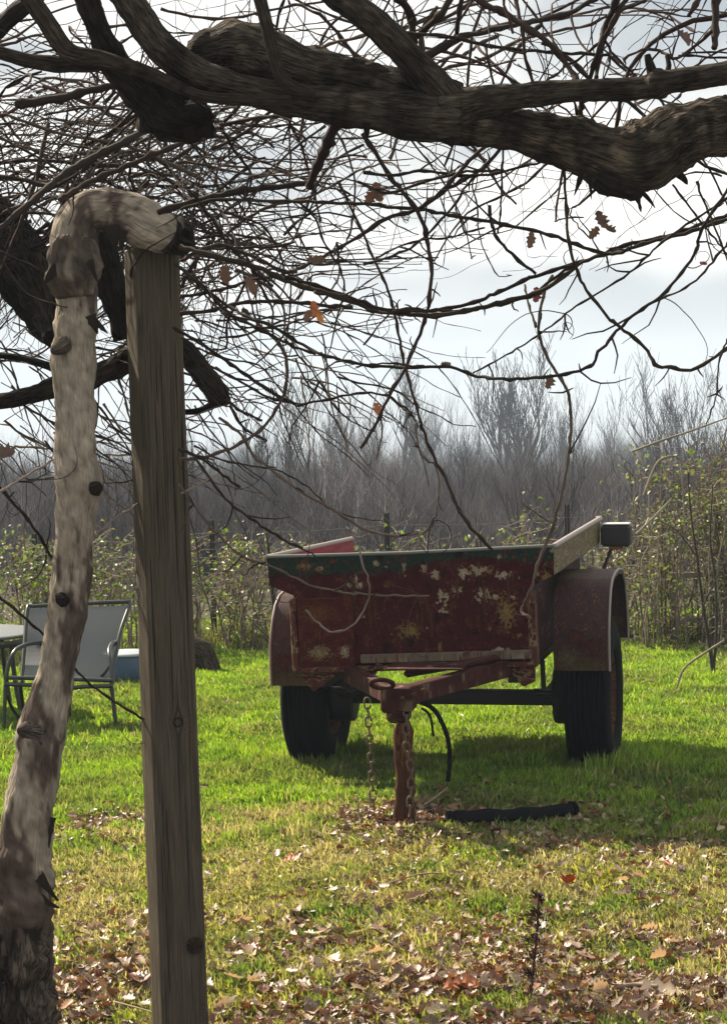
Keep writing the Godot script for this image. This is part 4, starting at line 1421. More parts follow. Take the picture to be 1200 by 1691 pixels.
func vine_overhead() -> void:
	var z := 4.3
	var o := thing("overhead_vine", "thick gnarled vine limbs with tangled canes across the top of the view", "vine", P(700, 180, z))
	var c1 := Color(0.080, 0.063, 0.049)
	var c2 := Color(0.040, 0.031, 0.024)
	limb(o, "limb", [320, 96, 54.0, 345, 92, 90.0, 390, 84, 100.8, 440, 92, 93.6, 520, 118, 75.6, 600, 134, 68.4, 680, 156, 75.6, 750, 180, 86.4], z + 0.1, z + 0.03, c1, 30, 0.2, c2, 0.05)
	limb(o, "limb", [190, -30, 48.6, 225, 20, 50.4, 262, 72, 52.2, 330, 124, 52.2, 420, 152, 48.6, 480, 164, 55.8, 600, 180, 64.8, 690, 192, 81.0, 760, 196, 86.4], z, z, c1, 30, 0.16, c2, 0.08)
	limb(o, "limb", [40, -20, 30.6, 80, 40, 30.6, 115, 86, 30.6, 170, 98, 28.8, 250, 122, 21.6, 330, 158, 18.0, 420, 166, 19.8, 480, 166, 18.0], z - 0.02, z - 0.06, c1, 18, 0.12, c2, 0.1)
	limb(o, "limb", [-20, 80, 21.6, 40, 98, 25.2, 90, 106, 27.0, 150, 106, 25.2, 190, 102, 18.0], z + 0.02, z, c1, 16, 0.15, c2, 0.1)
	limb(o, "limb", [140, -20, 39.6, 165, 50, 41.4, 195, 110, 48.6, 240, 160, 63.0, 290, 190, 82.8, 325, 200, 72.0, 350, 205, 27.0], z + 0.06, z + 0.08, c2, 24, 0.3, Color(0.04, 0.033, 0.027), 0.1)
	limb(o, "limb", [425, -20, 23.4, 440, 40, 21.6, 452, 90, 19.8, 470, 135, 21.6, 520, 158, 18.0], z - 0.06, z - 0.05, c1, 14, 0.15, c2, 0.1)
	limb(o, "limb", [530, -30, 46.8, 580, 10, 48.6, 630, 50, 48.6, 680, 98, 50.4, 728, 150, 57.6, 760, 190, 63.0], z - 0.03, z, c1, 24, 0.18, c2, 0.08)
	limb(o, "limb", [730, 186, 81.0, 800, 168, 52.2, 870, 158, 41.4, 940, 150, 37.8, 1010, 148, 36.0, 1066, 144, 37.8, 1086, 138, 52.2, 1106, 134, 37.8, 1160, 126, 39.6, 1230, 116, 41.4], z, z - 0.12, c1, 24, 0.14, c2, 0.1)
	limb(o, "limb", [700, 192, 68.4, 760, 200, 75.6, 830, 210, 70.2, 900, 226, 75.6, 970, 246, 90.0, 1025, 262, 109.8, 1065, 254, 115.2, 1100, 232, 106.2, 1150, 214, 93.6, 1230, 202, 90.0], z + 0.02, z + 0.1, Color(0.095, 0.074, 0.055), 40, 0.2, c2, 0.04)
	limb(o, "limb", [-30, 78, 28.8, 10, 36, 28.8, 48, 4, 30.6, 80, -30, 30.6], z + 0.1, z + 0.2, c2, 14, 0.2)
	limb(o, "stub", [1078, 126, 22, 1072, 106, 15, 1068, 90, 10], z - 0.08, z - 0.08, c2, 12, 0.2)
	limb(o, "stub", [1098, 128, 14, 1104, 108, 8, 1100, 92, 6], z - 0.08, z - 0.06, c2, 10, 0.2)
	limb(o, "burl", [240, 150, 50, 268, 182, 66, 292, 200, 60, 318, 206, 46, 340, 214, 34, 352, 220, 16], z + 0.02, z + 0.02, Color(0.026, 0.021, 0.017), 24, 0.75)
	limb(o, "burl", [300, 186, 40, 322, 186, 52, 338, 188, 40, 350, 192, 12], z + 0.03, z - 0.02, Color(0.022, 0.018, 0.015), 18, 0.8)
	limb(o, "burl", [262, 190, 26, 272, 206, 30, 288, 214, 22, 300, 218, 6], z, z + 0.03, Color(0.022, 0.018, 0.015), 16, 0.8)
	limb(o, "burl", [985, 292, 30, 1010, 306, 40, 1045, 318, 26, 1060, 322, 8], z + 0.02, z + 0.02, c2, 18, 0.5)
	flakes(o, "bark_strip", [[735, 220, 26, 34, 1.1], [700, 206, 26, 22, 1.3], [650, 205, 36, 22, 0.9], [962, 280, 46, 12, 1.9], [972, 288, 42, 10, 1.5], [1048, 318, 34, 12, 1.3], [1058, 316, 36, 10, 0.9], [1120, 288, 22, 18, 0.9], [880, 258, 60, 14, 0.4], [604, 196, 34, 20, 1.5], [310, 210, 30, 24, 1.3], [336, 208, 26, 18, 0.9], [272, 150, 40, 10, 0.6]], z - 0.02, c2)
	# canes traced one by one
	cane(o, 4.3, 4.6, 20, 12, [562, 190, 545, 225, 528, 265, 512, 308])
	cane(o, 4.6, 4.7, 11, 9, [262, 350, 330, 331, 400, 315, 460, 308, 514, 303])
	cane(o, 4.6, 4.5, 5, 6, [300, 345, 360, 330, 440, 331, 520, 333, 600, 337, 690, 346, 750, 356, 810, 366, 870, 378, 930, 396, 980, 414, 1010, 420, 1060, 404, 1130, 385, 1200, 362])
	cane(o, 4.5, 4.7, 7, 5, [598, 220, 650, 300, 688, 345, 704, 390, 712, 440, 709, 490, 700, 530, 672, 600, 640, 660, 615, 710, 595, 740])
	cane(o, 4.7, 4.8, 4, 5, [560, 300, 600, 388, 640, 480, 656, 540, 667, 600, 690, 680, 705, 730, 735, 790, 765, 855, 812, 908])
	cane(o, 4.6, 4.6, 8, 7, [298, 408, 360, 424, 420, 440, 470, 462, 530, 482, 600, 505, 655, 516, 720, 521, 790, 508, 860, 492, 905, 474, 950, 440])
	cane(o, 4.6, 4.6, 6, 6, [470, 458, 530, 474, 580, 492, 640, 512, 700, 514, 760, 505, 800, 492, 850, 470, 900, 450, 960, 432, 1030, 406, 1100, 390, 1150, 372, 1210, 352])
	cane(o, 4.58, 4.58, 5, 5, [520, 482, 575, 494, 620, 516, 680, 510, 720, 512, 775, 512, 820, 500, 880, 484, 930, 448, 985, 424, 1040, 412])
	cane(o, 4.3, 4.5, 4, 3, [830, 232, 828, 300, 826, 345, 822, 384])
	cane(o, 4.5, 4.6, 5, 5, [808, 340, 812, 374, 836, 412, 884, 452])
	cane(o, 4.35, 4.6, 5, 6, [930, 270, 934, 340, 938, 390, 952, 450, 962, 470, 1000, 520, 1023, 540, 1060, 570, 1082, 602, 1105, 606, 1140, 611, 1172, 595, 1210, 568])
	cane(o, 4.4, 4.8, 5, 5, [1210, 300, 1158, 378, 1146, 420, 1100, 480, 1060, 510, 1023, 540, 1000, 570, 986, 582, 974, 606, 920, 620, 830, 626, 780, 619, 745, 606, 700, 606, 640, 605, 590, 600, 540, 588, 500, 570, 450, 540, 410, 524, 370, 500, 330, 470, 290, 436])
	cane(o, 4.4, 4.9, 4, 2.5, [1210, 320, 1100, 394, 1040, 450, 960, 500, 900, 545, 830, 590, 780, 616])
	cane(o, 4.7, 4.9, 5, 5, [912, 455, 902, 470, 889, 530, 895, 570, 912, 605, 936, 645, 942, 690, 938, 750, 922, 836, 906, 885, 890, 924, 876, 975, 862, 1002, 866, 1016, 876, 1022], 0.12)
	cane(o, 5.0, 5.2, 5, 6, [286, 540, 350, 580, 410, 622, 460, 655, 492, 668])
	cane(o, 5.0, 5.1, 4, 4, [330, 596, 400, 632, 440, 655, 470, 664])
	cane(o, 5.0, 5.1, 5, 5, [400, 510, 440, 548, 466, 575, 474, 620, 465, 660, 432, 708, 380, 740, 330, 756, 300, 758], 0.1)
	cane(o, 5.0, 5.2, 5, 4, [296, 742, 330, 756, 352, 772, 396, 804])
	cane(o, 5.0, 5.3, 4, 4, [322, 756, 372, 822, 420, 860, 470, 892, 500, 905])
	cane(o, 5.1, 5.4, 5, 4, [362, 690, 400, 720, 420, 752, 480, 800, 540, 836, 600, 872, 640, 884, 680, 882, 702, 878], 0.25)
	cane(o, 5.1, 5.3, 5, 4, [375, 660, 400, 680, 432, 694])
	cane(o, 5.1, 5.3, 5, 4, [380, 670, 402, 706, 440, 728])
	cane(o, 5.1, 5.6, 4, 3, [296, 800, 350, 872, 400, 918, 440, 932, 480, 952, 530, 972, 600, 981, 660, 984, 708, 984], 0.35)
	cane(o, 5.2, 5.3, 3, 3.5, [592, 900, 598, 930, 608, 960, 605, 1000, 580, 1034, 550, 1043, 522, 1026, 505, 1008], 0.45)
	cane(o, 5.3, 5.4, 5, 4, [-10, 796, 40, 850, 80, 910, 100, 945])
	cane(o, 5.3, 5.4, 5, 4, [-10, 978, 40, 1020, 75, 1050])
	cane(o, 5.3, 5.5, 4, 4, [120, 1100, 160, 1138, 225, 1180, 245, 1190])
	cane(o, 5.2, 5.4, 4, 3, [0, 812, 90, 760, 150, 740], 0.6)
	cane(o, 5.2, 5.4, 4, 3, [160, 880, 200, 850, 235, 828], 0.6)
	cane(o, 5.2, 5.4, 4, 3, [300, 815, 340, 795, 362, 780], 0.6)
	# above the limbs on the right
	cane(o, 4.3, 4.3, 12, 8, [770, -20, 800, 8, 828, 18, 862, 40, 900, 66, 930, 100, 952, 132])
	cane(o, 4.4, 4.4, 9, 8, [690, 96, 750, 66, 800, 52, 850, 42, 900, 32, 950, 16, 990, -8])
	cane(o, 4.4, 4.4, 6, 5, [660, 55, 720, 58, 770, 66, 810, 76, 900, 86, 1006, 90])
	cane(o, 4.4, 4.4, 4, 4, [800, 74, 808, 110, 816, 146])
	cane(o, 4.4, 4.4, 6, 5, [850, -10, 862, 50, 868, 100, 884, 148])
	cane(o, 4.35, 4.4, 10, 8, [1024, -15, 1000, 40, 988, 80, 974, 128])
	cane(o, 4.4, 4.35, 9, 7, [1040, -15, 1006, 45, 990, 90, 984, 128])
	cane(o, 4.4, 4.4, 5, 4, [1064, 2, 1020, 22, 1000, 60, 950, 100, 900, 135])
	cane(o, 4.4, 4.4, 5, 4, [992, 56, 1010, 85, 1030, 110, 1046, 124])
	cane(o, 4.3, 4.3, 13, 10, [1182, -15, 1181, 40, 1178, 80])
	cane(o, 4.3, 4.3, 10, 7, [1158, -15, 1148, 8, 1136, 26])
	cane(o, 4.3, 4.3, 6, 4, [1174, 52, 1145, 78, 1126, 92, 1108, 96, 1090, 84, 1060, 82, 1030, 98])
	cane(o, 4.3, 4.3, 3, 3, [1126, 88, 1170, 86, 1210, 88])
	cane(o, 4.3, 4.3, 4, 3, [1120, 92, 1160, 94, 1210, 96])
	cane(o, 4.3, 4.3, 3, 2, [1108, 96, 1118, 60, 1118, 44, 1106, 28])
	cane(o, 4.4, 4.4, 3, 2, [1138, 0, 1128, 12, 1098, 28, 1082, 36])
	cane(o, 4.4, 4.5, 14, 10, [640, -20, 676, 20, 680, 70, 668, 110])
	cane(o, 4.4, 4.5, 14, 8, [750, -20, 730, 20, 700, 50, 672, 76])
	cane(o, 4.4, 4.5, 8, 6, [764, -10, 756, 30, 746, 70, 700, 100])
	cane(o, 4.45, 4.5, 4, 4, [946, 165, 955, 200, 952, 240])
	cane(o, 4.4, 4.6, 10, 8, [962, 160, 956, 196])
	cane(o, 4.5, 4.6, 6, 6, [700, 340, 740, 305, 790, 250, 812, 236])
	cane(o, 4.5, 4.6, 7, 6, [600, 385, 640, 360, 690, 345, 730, 318, 760, 300, 800, 275, 828, 242])
	cane(o, 4.6, 4.6, 4, 4, [600, 436, 660, 418, 700, 392, 745, 345, 766, 312, 796, 276])
	cane(o, 4.5, 4.6, 3, 3, [620, 425, 680, 400, 740, 392, 800, 376])
	cane(o, 4.5, 4.6, 5, 4, [600, 285, 650, 290, 700, 282, 760, 290, 820, 285, 900, 266])
	cane(o, 4.5, 4.6, 5, 4, [590, 300, 640, 318, 700, 300, 770, 284, 830, 280])
	cane(o, 4.6, 4.7, 3, 2, [600, 570, 640, 520, 660, 495])
	cane(o, 4.6, 4.7, 4, 3, [884, 540, 872, 500, 866, 470])
	cane(o, 4.6, 4.7, 4, 2, [700, 605, 640, 600, 588, 606])
	cane(o, 4.7, 4.8, 4, 3, [490, 670, 540, 660, 600, 648, 640, 655, 676, 680, 690, 705])
	cane(o, 4.8, 5.0, 3, 2, [470, 560, 520, 620, 560, 680, 600, 706, 618, 712])
	cane(o, 4.7, 4.8, 3, 3, [395, 540, 450, 540, 500, 525, 540, 490, 560, 450, 556, 400])
	cane(o, 4.5, 4.5, 4, 3, [1150, 300, 1165, 340, 1190, 400, 1200, 430])
	cane(o, 4.5, 4.6, 4, 3, [1110, 305, 1160, 370, 1200, 420])
	cane(o, 4.5, 4.6, 3, 2, [1200, 560, 1186, 600, 1180, 660, 1165, 700])
	cane(o, 4.5, 4.6, 4, 3, [1200, 400, 1170, 440, 1140, 470, 1100, 490, 1060, 508])
	cane(o, 4.5, 4.6, 3, 2, [1000, 300, 965, 330, 940, 350, 955, 375, 975, 395])
	cane(o, 4.8, 4.9, 4, 3, [686, 700, 690, 740, 705, 760, 720, 770, 724, 820, 718, 850, 705, 875, 690, 885], 0.3)
	# towards the upper left
	cane(o, 4.5, 4.9, 10, 11, [-10, 385, 40, 345, 100, 292, 160, 256, 210, 232, 262, 196])
	cane(o, 4.5, 4.8, 9, 8, [100, 330, 150, 300, 220, 270, 300, 236, 360, 212])
	cane(o, 4.4, 4.6, 15, 10, [30, 172, 100, 162, 150, 150, 192, 140])
	cane(o, 4.6, 5.0, 5, 5, [320, 320, 350, 362, 390, 420, 450, 472])
	cane(o, 4.6, 5.0, 6, 6, [300, 430, 360, 405, 420, 425, 470, 448, 500, 440, 560, 410, 610, 378])
	cane(o, 4.8, 5.1, 5, 5, [298, 490, 360, 480, 430, 460, 470, 455])
	cane(o, 4.8, 5.1, 5, 4, [298, 440, 340, 480, 380, 520, 430, 545, 480, 570, 520, 585])
	cane(o, 4.8, 5.1, 6, 6, [298, 518, 350, 512, 400, 500, 460, 498, 520, 503, 580, 507])
	cane(o, 4.8, 5.0, 4, 3, [370, 350, 420, 366, 445, 385, 465, 430, 470, 455])
	cane(o, 4.8, 5.0, 4, 3, [300, 410, 380, 410, 440, 408, 486, 400])
	cane(o, 4.7, 4.9, 4, 3, [490, 330, 520, 360, 535, 400, 560, 440, 570, 480])
	# the rest of the canopy grows through the arbor on its own
	var g := RandomNumberGenerator.new()
	g.seed = 77
	var rest := MB.new()
	var total := 1330
	for k in total:
		var dense := k < 1090
		var x := g.randf_range(-1.6, 0.0) if dense else g.randf_range(-0.6, 1.3)
		if dense and g.randf() < 0.72:
			x = g.randf_range(-1.7, -0.35)
		var d := g.randf_range(4.2, 7.6)
		if x > -1.0 and x < -0.1 and d < 5.7:
			d += 1.6
		var y := g.randf_range(2.02, 2.62) if dense else g.randf_range(2.32, 2.75)
		if dense and x > -0.3:
			y = maxf(y, 2.16)
		var p := Vector3(x, y, -d)
		var a := g.randfn(0.35, 0.75) if g.randf() < 0.7 else g.randf() * TAU
		var dir := Vector3(cos(a), g.randfn(0.15, 0.5), sin(a) * 0.8).normalized()
		if g.randf() < 0.5:
			dir = -dir
		var l := g.randf_range(0.25, 1.0)
		var segs := 8
		var pts := PackedVector3Array([p])
		var rad := PackedFloat32Array()
		var r := 0.0012 + 0.0046 * pow(g.randf(), 3.0)
		rad.append(r)
		for i in segs:
			dir = (dir + Vector3(g.randfn(0, 0.24), g.randfn(-0.05, 0.22), g.randfn(0, 0.24))).normalized()
			pts.append(pts[-1] + dir * l / segs)
			rad.append(r * (1.0 - 0.55 * (i + 1) / segs))
		for i in pts.size():                            # keep the open sky at the lower right free
			pts[i].y = maxf(pts[i].y, 1.78 + 0.05 * g.randf() if pts[i].x < -0.2 else 2.06)
		var sm := smooth(pts, rad, 0.035)
		var tone := Color(0.018, 0.012, 0.010).lerp(Color(0.10, 0.066, 0.048), g.randf() * g.randf())
		if cane_count < 290 and r > 0.0024:
			var mb := MB.new()
			knobby(mb, sm[0], sm[1], tone, 5)
			obj("cane", mb, M.cane, o)
			cane_count += 1
		else:
			knobby(rest, sm[0], sm[1], tone, 4)
	# loose ends that hang down behind the post on the left, and curling tendrils
	for k in 150:
		var px := g.randf_range(-40, 330) if k < 110 else g.randf_range(300, 560)
		var py := g.randf_range(520, 760) if k < 110 else g.randf_range(440, 640)
		var d := g.randf_range(5.6, 7.4)
		var p := P(px, py, d)
		var a := g.randfn(-0.45, 0.5)
		var dir := (cam_t.basis.x * cos(a) + cam_t.basis.y * sin(a) + cam_t.basis.z * g.randfn(0, 0.4)).normalized()
		var l := g.randf_range(0.2, 0.7)
		var pts := PackedVector3Array([p])
		var r := g.randf_range(0.0012, 0.0030)
		var rad := PackedFloat32Array([r])
		for i in 7:
			dir = (dir + Vector3(g.randfn(0, 0.2), g.randfn(-0.03, 0.16), g.randfn(0, 0.2))).normalized()
			pts.append(pts[-1] + dir * l / 7.0)
			rad.append(r * (1.0 - 0.09 * i))
		var sm := smooth(pts, rad, 0.03)
		knobby(rest, sm[0], sm[1], Color(0.025, 0.018, 0.014).lerp(Color(0.16, 0.125, 0.09), g.randf() * g.randf()), 4)
	for k in 42:
		var st: Vector3 = cane_spots[g.randi() % cane_spots.size()]
		var pts := PackedVector3Array([st])
		var rad := PackedFloat32Array([0.0013])
		var an := g.randf() * TAU
		var turn := g.randfn(0, 0.25)
		var step := g.randf_range(0.006, 0.014)
		for i in 16:
			an += turn
			turn += g.randfn(0.01, 0.09)
			pts.append(pts[-1] + (cam_t.basis.x * cos(an) + cam_t.basis.y * sin(an)) * step + Vector3(0, -0.001, g.randfn(0, 0.003)))
			rad.append(0.0012 - 0.00004 * i)
		rest.tube(pts, rad, 4, Color(0.03, 0.022, 0.017))
	for k in 260:                                       # short side shoots and buds on the canes
		var st: Vector3 = cane_spots[g.randi() % cane_spots.size()]
		var dir := Vector3(g.randfn(0, 1), g.randfn(0, 1), g.randfn(0, 1)).normalized()
		var pts := PackedVector3Array([st])
		var l := 0.02 + 0.16 * pow(g.randf(), 3.0)
		for i in 4:
			dir = (dir + Vector3(g.randfn(0, 0.2), g.randfn(0, 0.2), g.randfn(0, 0.2))).normalized()
			pts.append(pts[-1] + dir * l / 4.0)
		rest.tube(pts, PackedFloat32Array([0.0024, 0.002, 0.0018, 0.0014, 0.0008]), 4, Color(0.028, 0.02, 0.016))
	obj("fine_canes", rest, M.cane, o).set_meta("kind", "stuff")
	# dead leaves still hanging: x, y, depth, size in metres, colour, turn
	var leaves := [[518, 510, 4.6, 0.034, 0, 1.5], [526, 524, 4.62, 0.03, 1, 1.2], [508, 522, 4.6, 0.028, 3, 2.0], [884, 487, 4.6, 0.034, 2, 1.7], [990, 364, 4.5, 0.042, 3, 1.3], [980, 384, 4.5, 0.03, 3, 2.2], [1004, 380, 4.5, 0.028, 3, 0.8],
		[876, 396, 4.5, 0.034, 3, 1.6], [906, 630, 4.8, 0.034, 3, 1.8], [522, 432, 4.7, 0.04, 3, 0.3], [415, 472, 4.9, 0.045, 3, 1.0], [622, 318, 4.6, 0.045, 3, 1.4], [612, 326, 4.6, 0.04, 3, 2.1], [736, 602, 4.7, 0.022, 3, 0.1],
		[372, 455, 4.9, 0.045, 3, 1.5], [1160, 436, 4.5, 0.016, 2, 0.3], [1130, 62, 4.3, 0.035, 3, 0.7], [622, 676, 4.8, 0.03, 0, 1.3], [6, 752, 5.0, 0.06, 3, 0.2]]
	for l in leaves:
		var mb := MB.new()
		var c: Color = [Color(0.22, 0.075, 0.02), Color(0.30, 0.13, 0.025), Color(0.17, 0.03, 0.025), Color(0.075, 0.045, 0.03)][l[4]]
		var al := (cam_t.basis.x * cos(l[5]) - cam_t.basis.y * sin(l[5])).normalized()
		dead_leaf(mb, P(l[0], l[1], l[2]) - al * l[3] * 0.5, al, (cam_t.basis.z + Vector3(0.3, 0.4, 0)).normalized(), l[3], c, int(l[0]))
		obj("dead_leaf", mb, M.dry_leaf, o)

# ------------------------------------------------------------------ leaves, grass, weed
func dead_leaf(mb: MB, p: Vector3, along: Vector3, up: Vector3, size: float, col: Color, seed_: int) -> void:    # a lobed, curled leaf
	var g := RandomNumberGenerator.new()
	g.seed = seed_
	up = (up - along * up.dot(along)).normalized()
	var side := along.cross(up)
	var half := [0.05, 0.28, 0.2, 0.42, 0.26, 0.40, 0.2, 0.24, 0.0]
	var curl := g.randf_range(0.5, 2.0)
	var bend := g.randf_range(-0.5, 0.5)
	var o := mb.v.size()
	var cnt := half.size()
	for i in cnt:
		var t := float(i) / (cnt - 1)
		for s in [-1, 0, 1]:
			var w: float = half[i] * s * g.randf_range(0.8, 1.15)
			var q: Vector3 = p + along * size * (t + 0.06 * absf(w)) + side * size * w * 0.9 + up * size * (curl * w * w + bend * t * t + 0.05 * g.randf())
			var cc := col * g.randf_range(0.8, 1.2)
			mb.vert(q, (up - side * s * 0.5 * curl).normalized(), Vector2(s, t), Color(cc.r, cc.g, cc.b))
	for i in cnt - 1:
		for s in 2:
			var a := o + i * 3 + s
			mb.ix.append_array(PackedInt32Array([a, a + 3, a + 1, a + 1, a + 3, a + 4]))

func many(called: String, mesh: Mesh, m: Material, places: Array, colors: PackedColorArray) -> void:
	var mm := MultiMesh.new()
	mm.transform_format = MultiMesh.TRANSFORM_3D
	mm.use_colors = true
	mesh.surface_set_material(0, m)
	mm.mesh = mesh
	mm.instance_count = places.size()
	for k in places.size():
		mm.set_instance_transform(k, places[k])
		mm.set_instance_color(k, colors[k])
	var o := MultiMeshInstance3D.new()
	o.multimesh = mm
	o.name = numbered(called)
	add_child(o)
	o.set_meta("kind", "stuff")

func tuft(seed_: int, blades: int, spread: float) -> ArrayMesh:         # blades one unit high
	var g := RandomNumberGenerator.new()
	g.seed = seed_
	var mb := MB.new()
	for k in blades:
		var a := g.randf() * TAU
		var b := Vector3(cos(a), 0, sin(a)) * g.randf() * spread
		var lean := Vector3(g.randfn(0, 0.35), 0, g.randfn(0, 0.35))
		var h := g.randf_range(0.45, 1.0)
		var s := Vector3(-sin(a * 3.0), 0, cos(a * 3.0)) * g.randf_range(0.05, 0.09)
		var sh := g.randf_range(0.75, 1.2)
		var col := Color(sh, sh, sh)
		var o := mb.v.size()
		var nn := (s.cross(Vector3.UP).normalized() + Vector3.UP * 0.25).normalized()
		var mid := b + lean * 0.4 * h + Vector3.UP * h * 0.6
		mb.vert(b - s, nn, Vector2(0, 0), col); mb.vert(b + s, nn, Vector2(1, 0), col)
		mb.vert(mid - s * 0.8, nn, Vector2(0, 0.6), col); mb.vert(mid + s * 0.8, nn, Vector2(1, 0.6), col)
		mb.vert(b + lean * 1.1 * h + Vector3.UP * h * (1.0 - 0.25 * lean.length()), nn, Vector2(0.5, 1), col)
		mb.ix.append_array(PackedInt32Array([o, o + 2, o + 1, o + 1, o + 2, o + 3, o + 2, o + 4, o + 3]))
	return mb.mesh()

func lawn() -> void:
	var g := RandomNumberGenerator.new()
	g.seed = 15
	var kinds := [tuft(1, 11, 0.7), tuft(2, 14, 0.9), tuft(3, 9, 0.5)]
	var places := [[], [], []]
	var cols := [PackedColorArray(), PackedColorArray(), PackedColorArray()]
	var k := 0
	while k < 170000:
		k += 1
		var d := 5.2 + 12.0 * pow(g.randf(), 0.9)
		var x := g.randf_range(-0.25, 0.25) * d + g.randfn(0, 0.25)
		var patch := nf.get_noise_2d(x * 1.6, d * 1.6)
		var lush := smoothstep(7.5, 8.8, d + 0.9 * patch + (0.35 if x < -0.2 else 0.0))
		var sparse := lerpf(0.72 + 0.6 * patch, 1.0, lush)
		if x > 0.3 and d < 9.2:
			sparse *= 0.75
		if (x - 0.14) ** 2 + (d - 8.3) ** 2 < 0.06:
			sparse = 0.08
		if g.randf() > sparse:
			continue
		if d > 14.6 + 1.5 * nf.get_noise_2d(x * 0.9, 4.0) and g.randf() < 0.6:
			continue
		var h := lerpf(g.randf_range(0.016, 0.038), g.randf_range(0.022, 0.052), lush)
		# long uncut grass about the wheels and the fence line
		var near := minf(Vector2(x + 0.22, d - 9.75).length(), Vector2(x - 1.0, d - 9.45).length())
		h *= 1.0 + 1.1 * exp(-near * near * 9.0)
		h *= 1.0 + 0.5 * smoothstep(0.15, 0.4, nf.get_noise_2d(x * 3.0 + 40.0, d * 3.0))
		var b := Basis(Vector3.UP, g.randf() * TAU) * Basis(Vector3.RIGHT, g.randfn(0, 0.2))
		var w := g.randf_range(0.045, 0.065) * (1.0 if d < 10.0 else 1.25)
		var v := g.randi() % 3
		places[v].append(Transform3D(b.scaled_local(Vector3(w, h, w)), Vector3(x, gh(x, -d) - 0.003, -d)))
		var c := Color(0.32, 0.32, 0.08).lerp(Color(0.28, 0.42, 0.045), lush)
		var straw := clampf(0.5 * (1.0 - lush) + 1.3 * (1.05 - lush) * nf.get_noise_2d(x * 1.7 + 9.0, d * 1.7), 0.05, 0.95)
		c = c.lerp(Color(0.19, 0.22, 0.075), clampf(0.35 + 1.6 * nf.get_noise_2d(x * 1.1 + 70.0, d * 1.1), 0.0, 0.75))
		c = c.lerp(Color(0.15, 0.27, 0.04), clampf(1.8 * nf.get_noise_2d(x * 2.7 + 170.0, d * 2.7), 0.0, 0.7))
		if d > 7.3 and d < 8.7 and x < 0.25 and x > -1.0:
			straw = maxf(straw, 0.55 + nf.get_noise_2d(x * 3.0, d * 3.0))
			h *= 0.75
		if g.randf() < straw:
			c = Color(0.43, 0.375, 0.22)
		c = c * g.randf_range(0.65, 1.3)
		cols[v].append(Color(c.r, c.g, c.b))
	for v in 3:
		many("grass", kinds[v], M.grass, places[v], cols[v])

func leaf_tone(g: RandomNumberGenerator) -> Color:
	var c: Color = [Color(0.21, 0.135, 0.085), Color(0.29, 0.20, 0.125), Color(0.13, 0.07, 0.045), Color(0.36, 0.27, 0.18), Color(0.17, 0.085, 0.05), Color(0.24, 0.11, 0.06)][g.randi() % 6]
	return c * g.randf_range(0.65, 1.25)

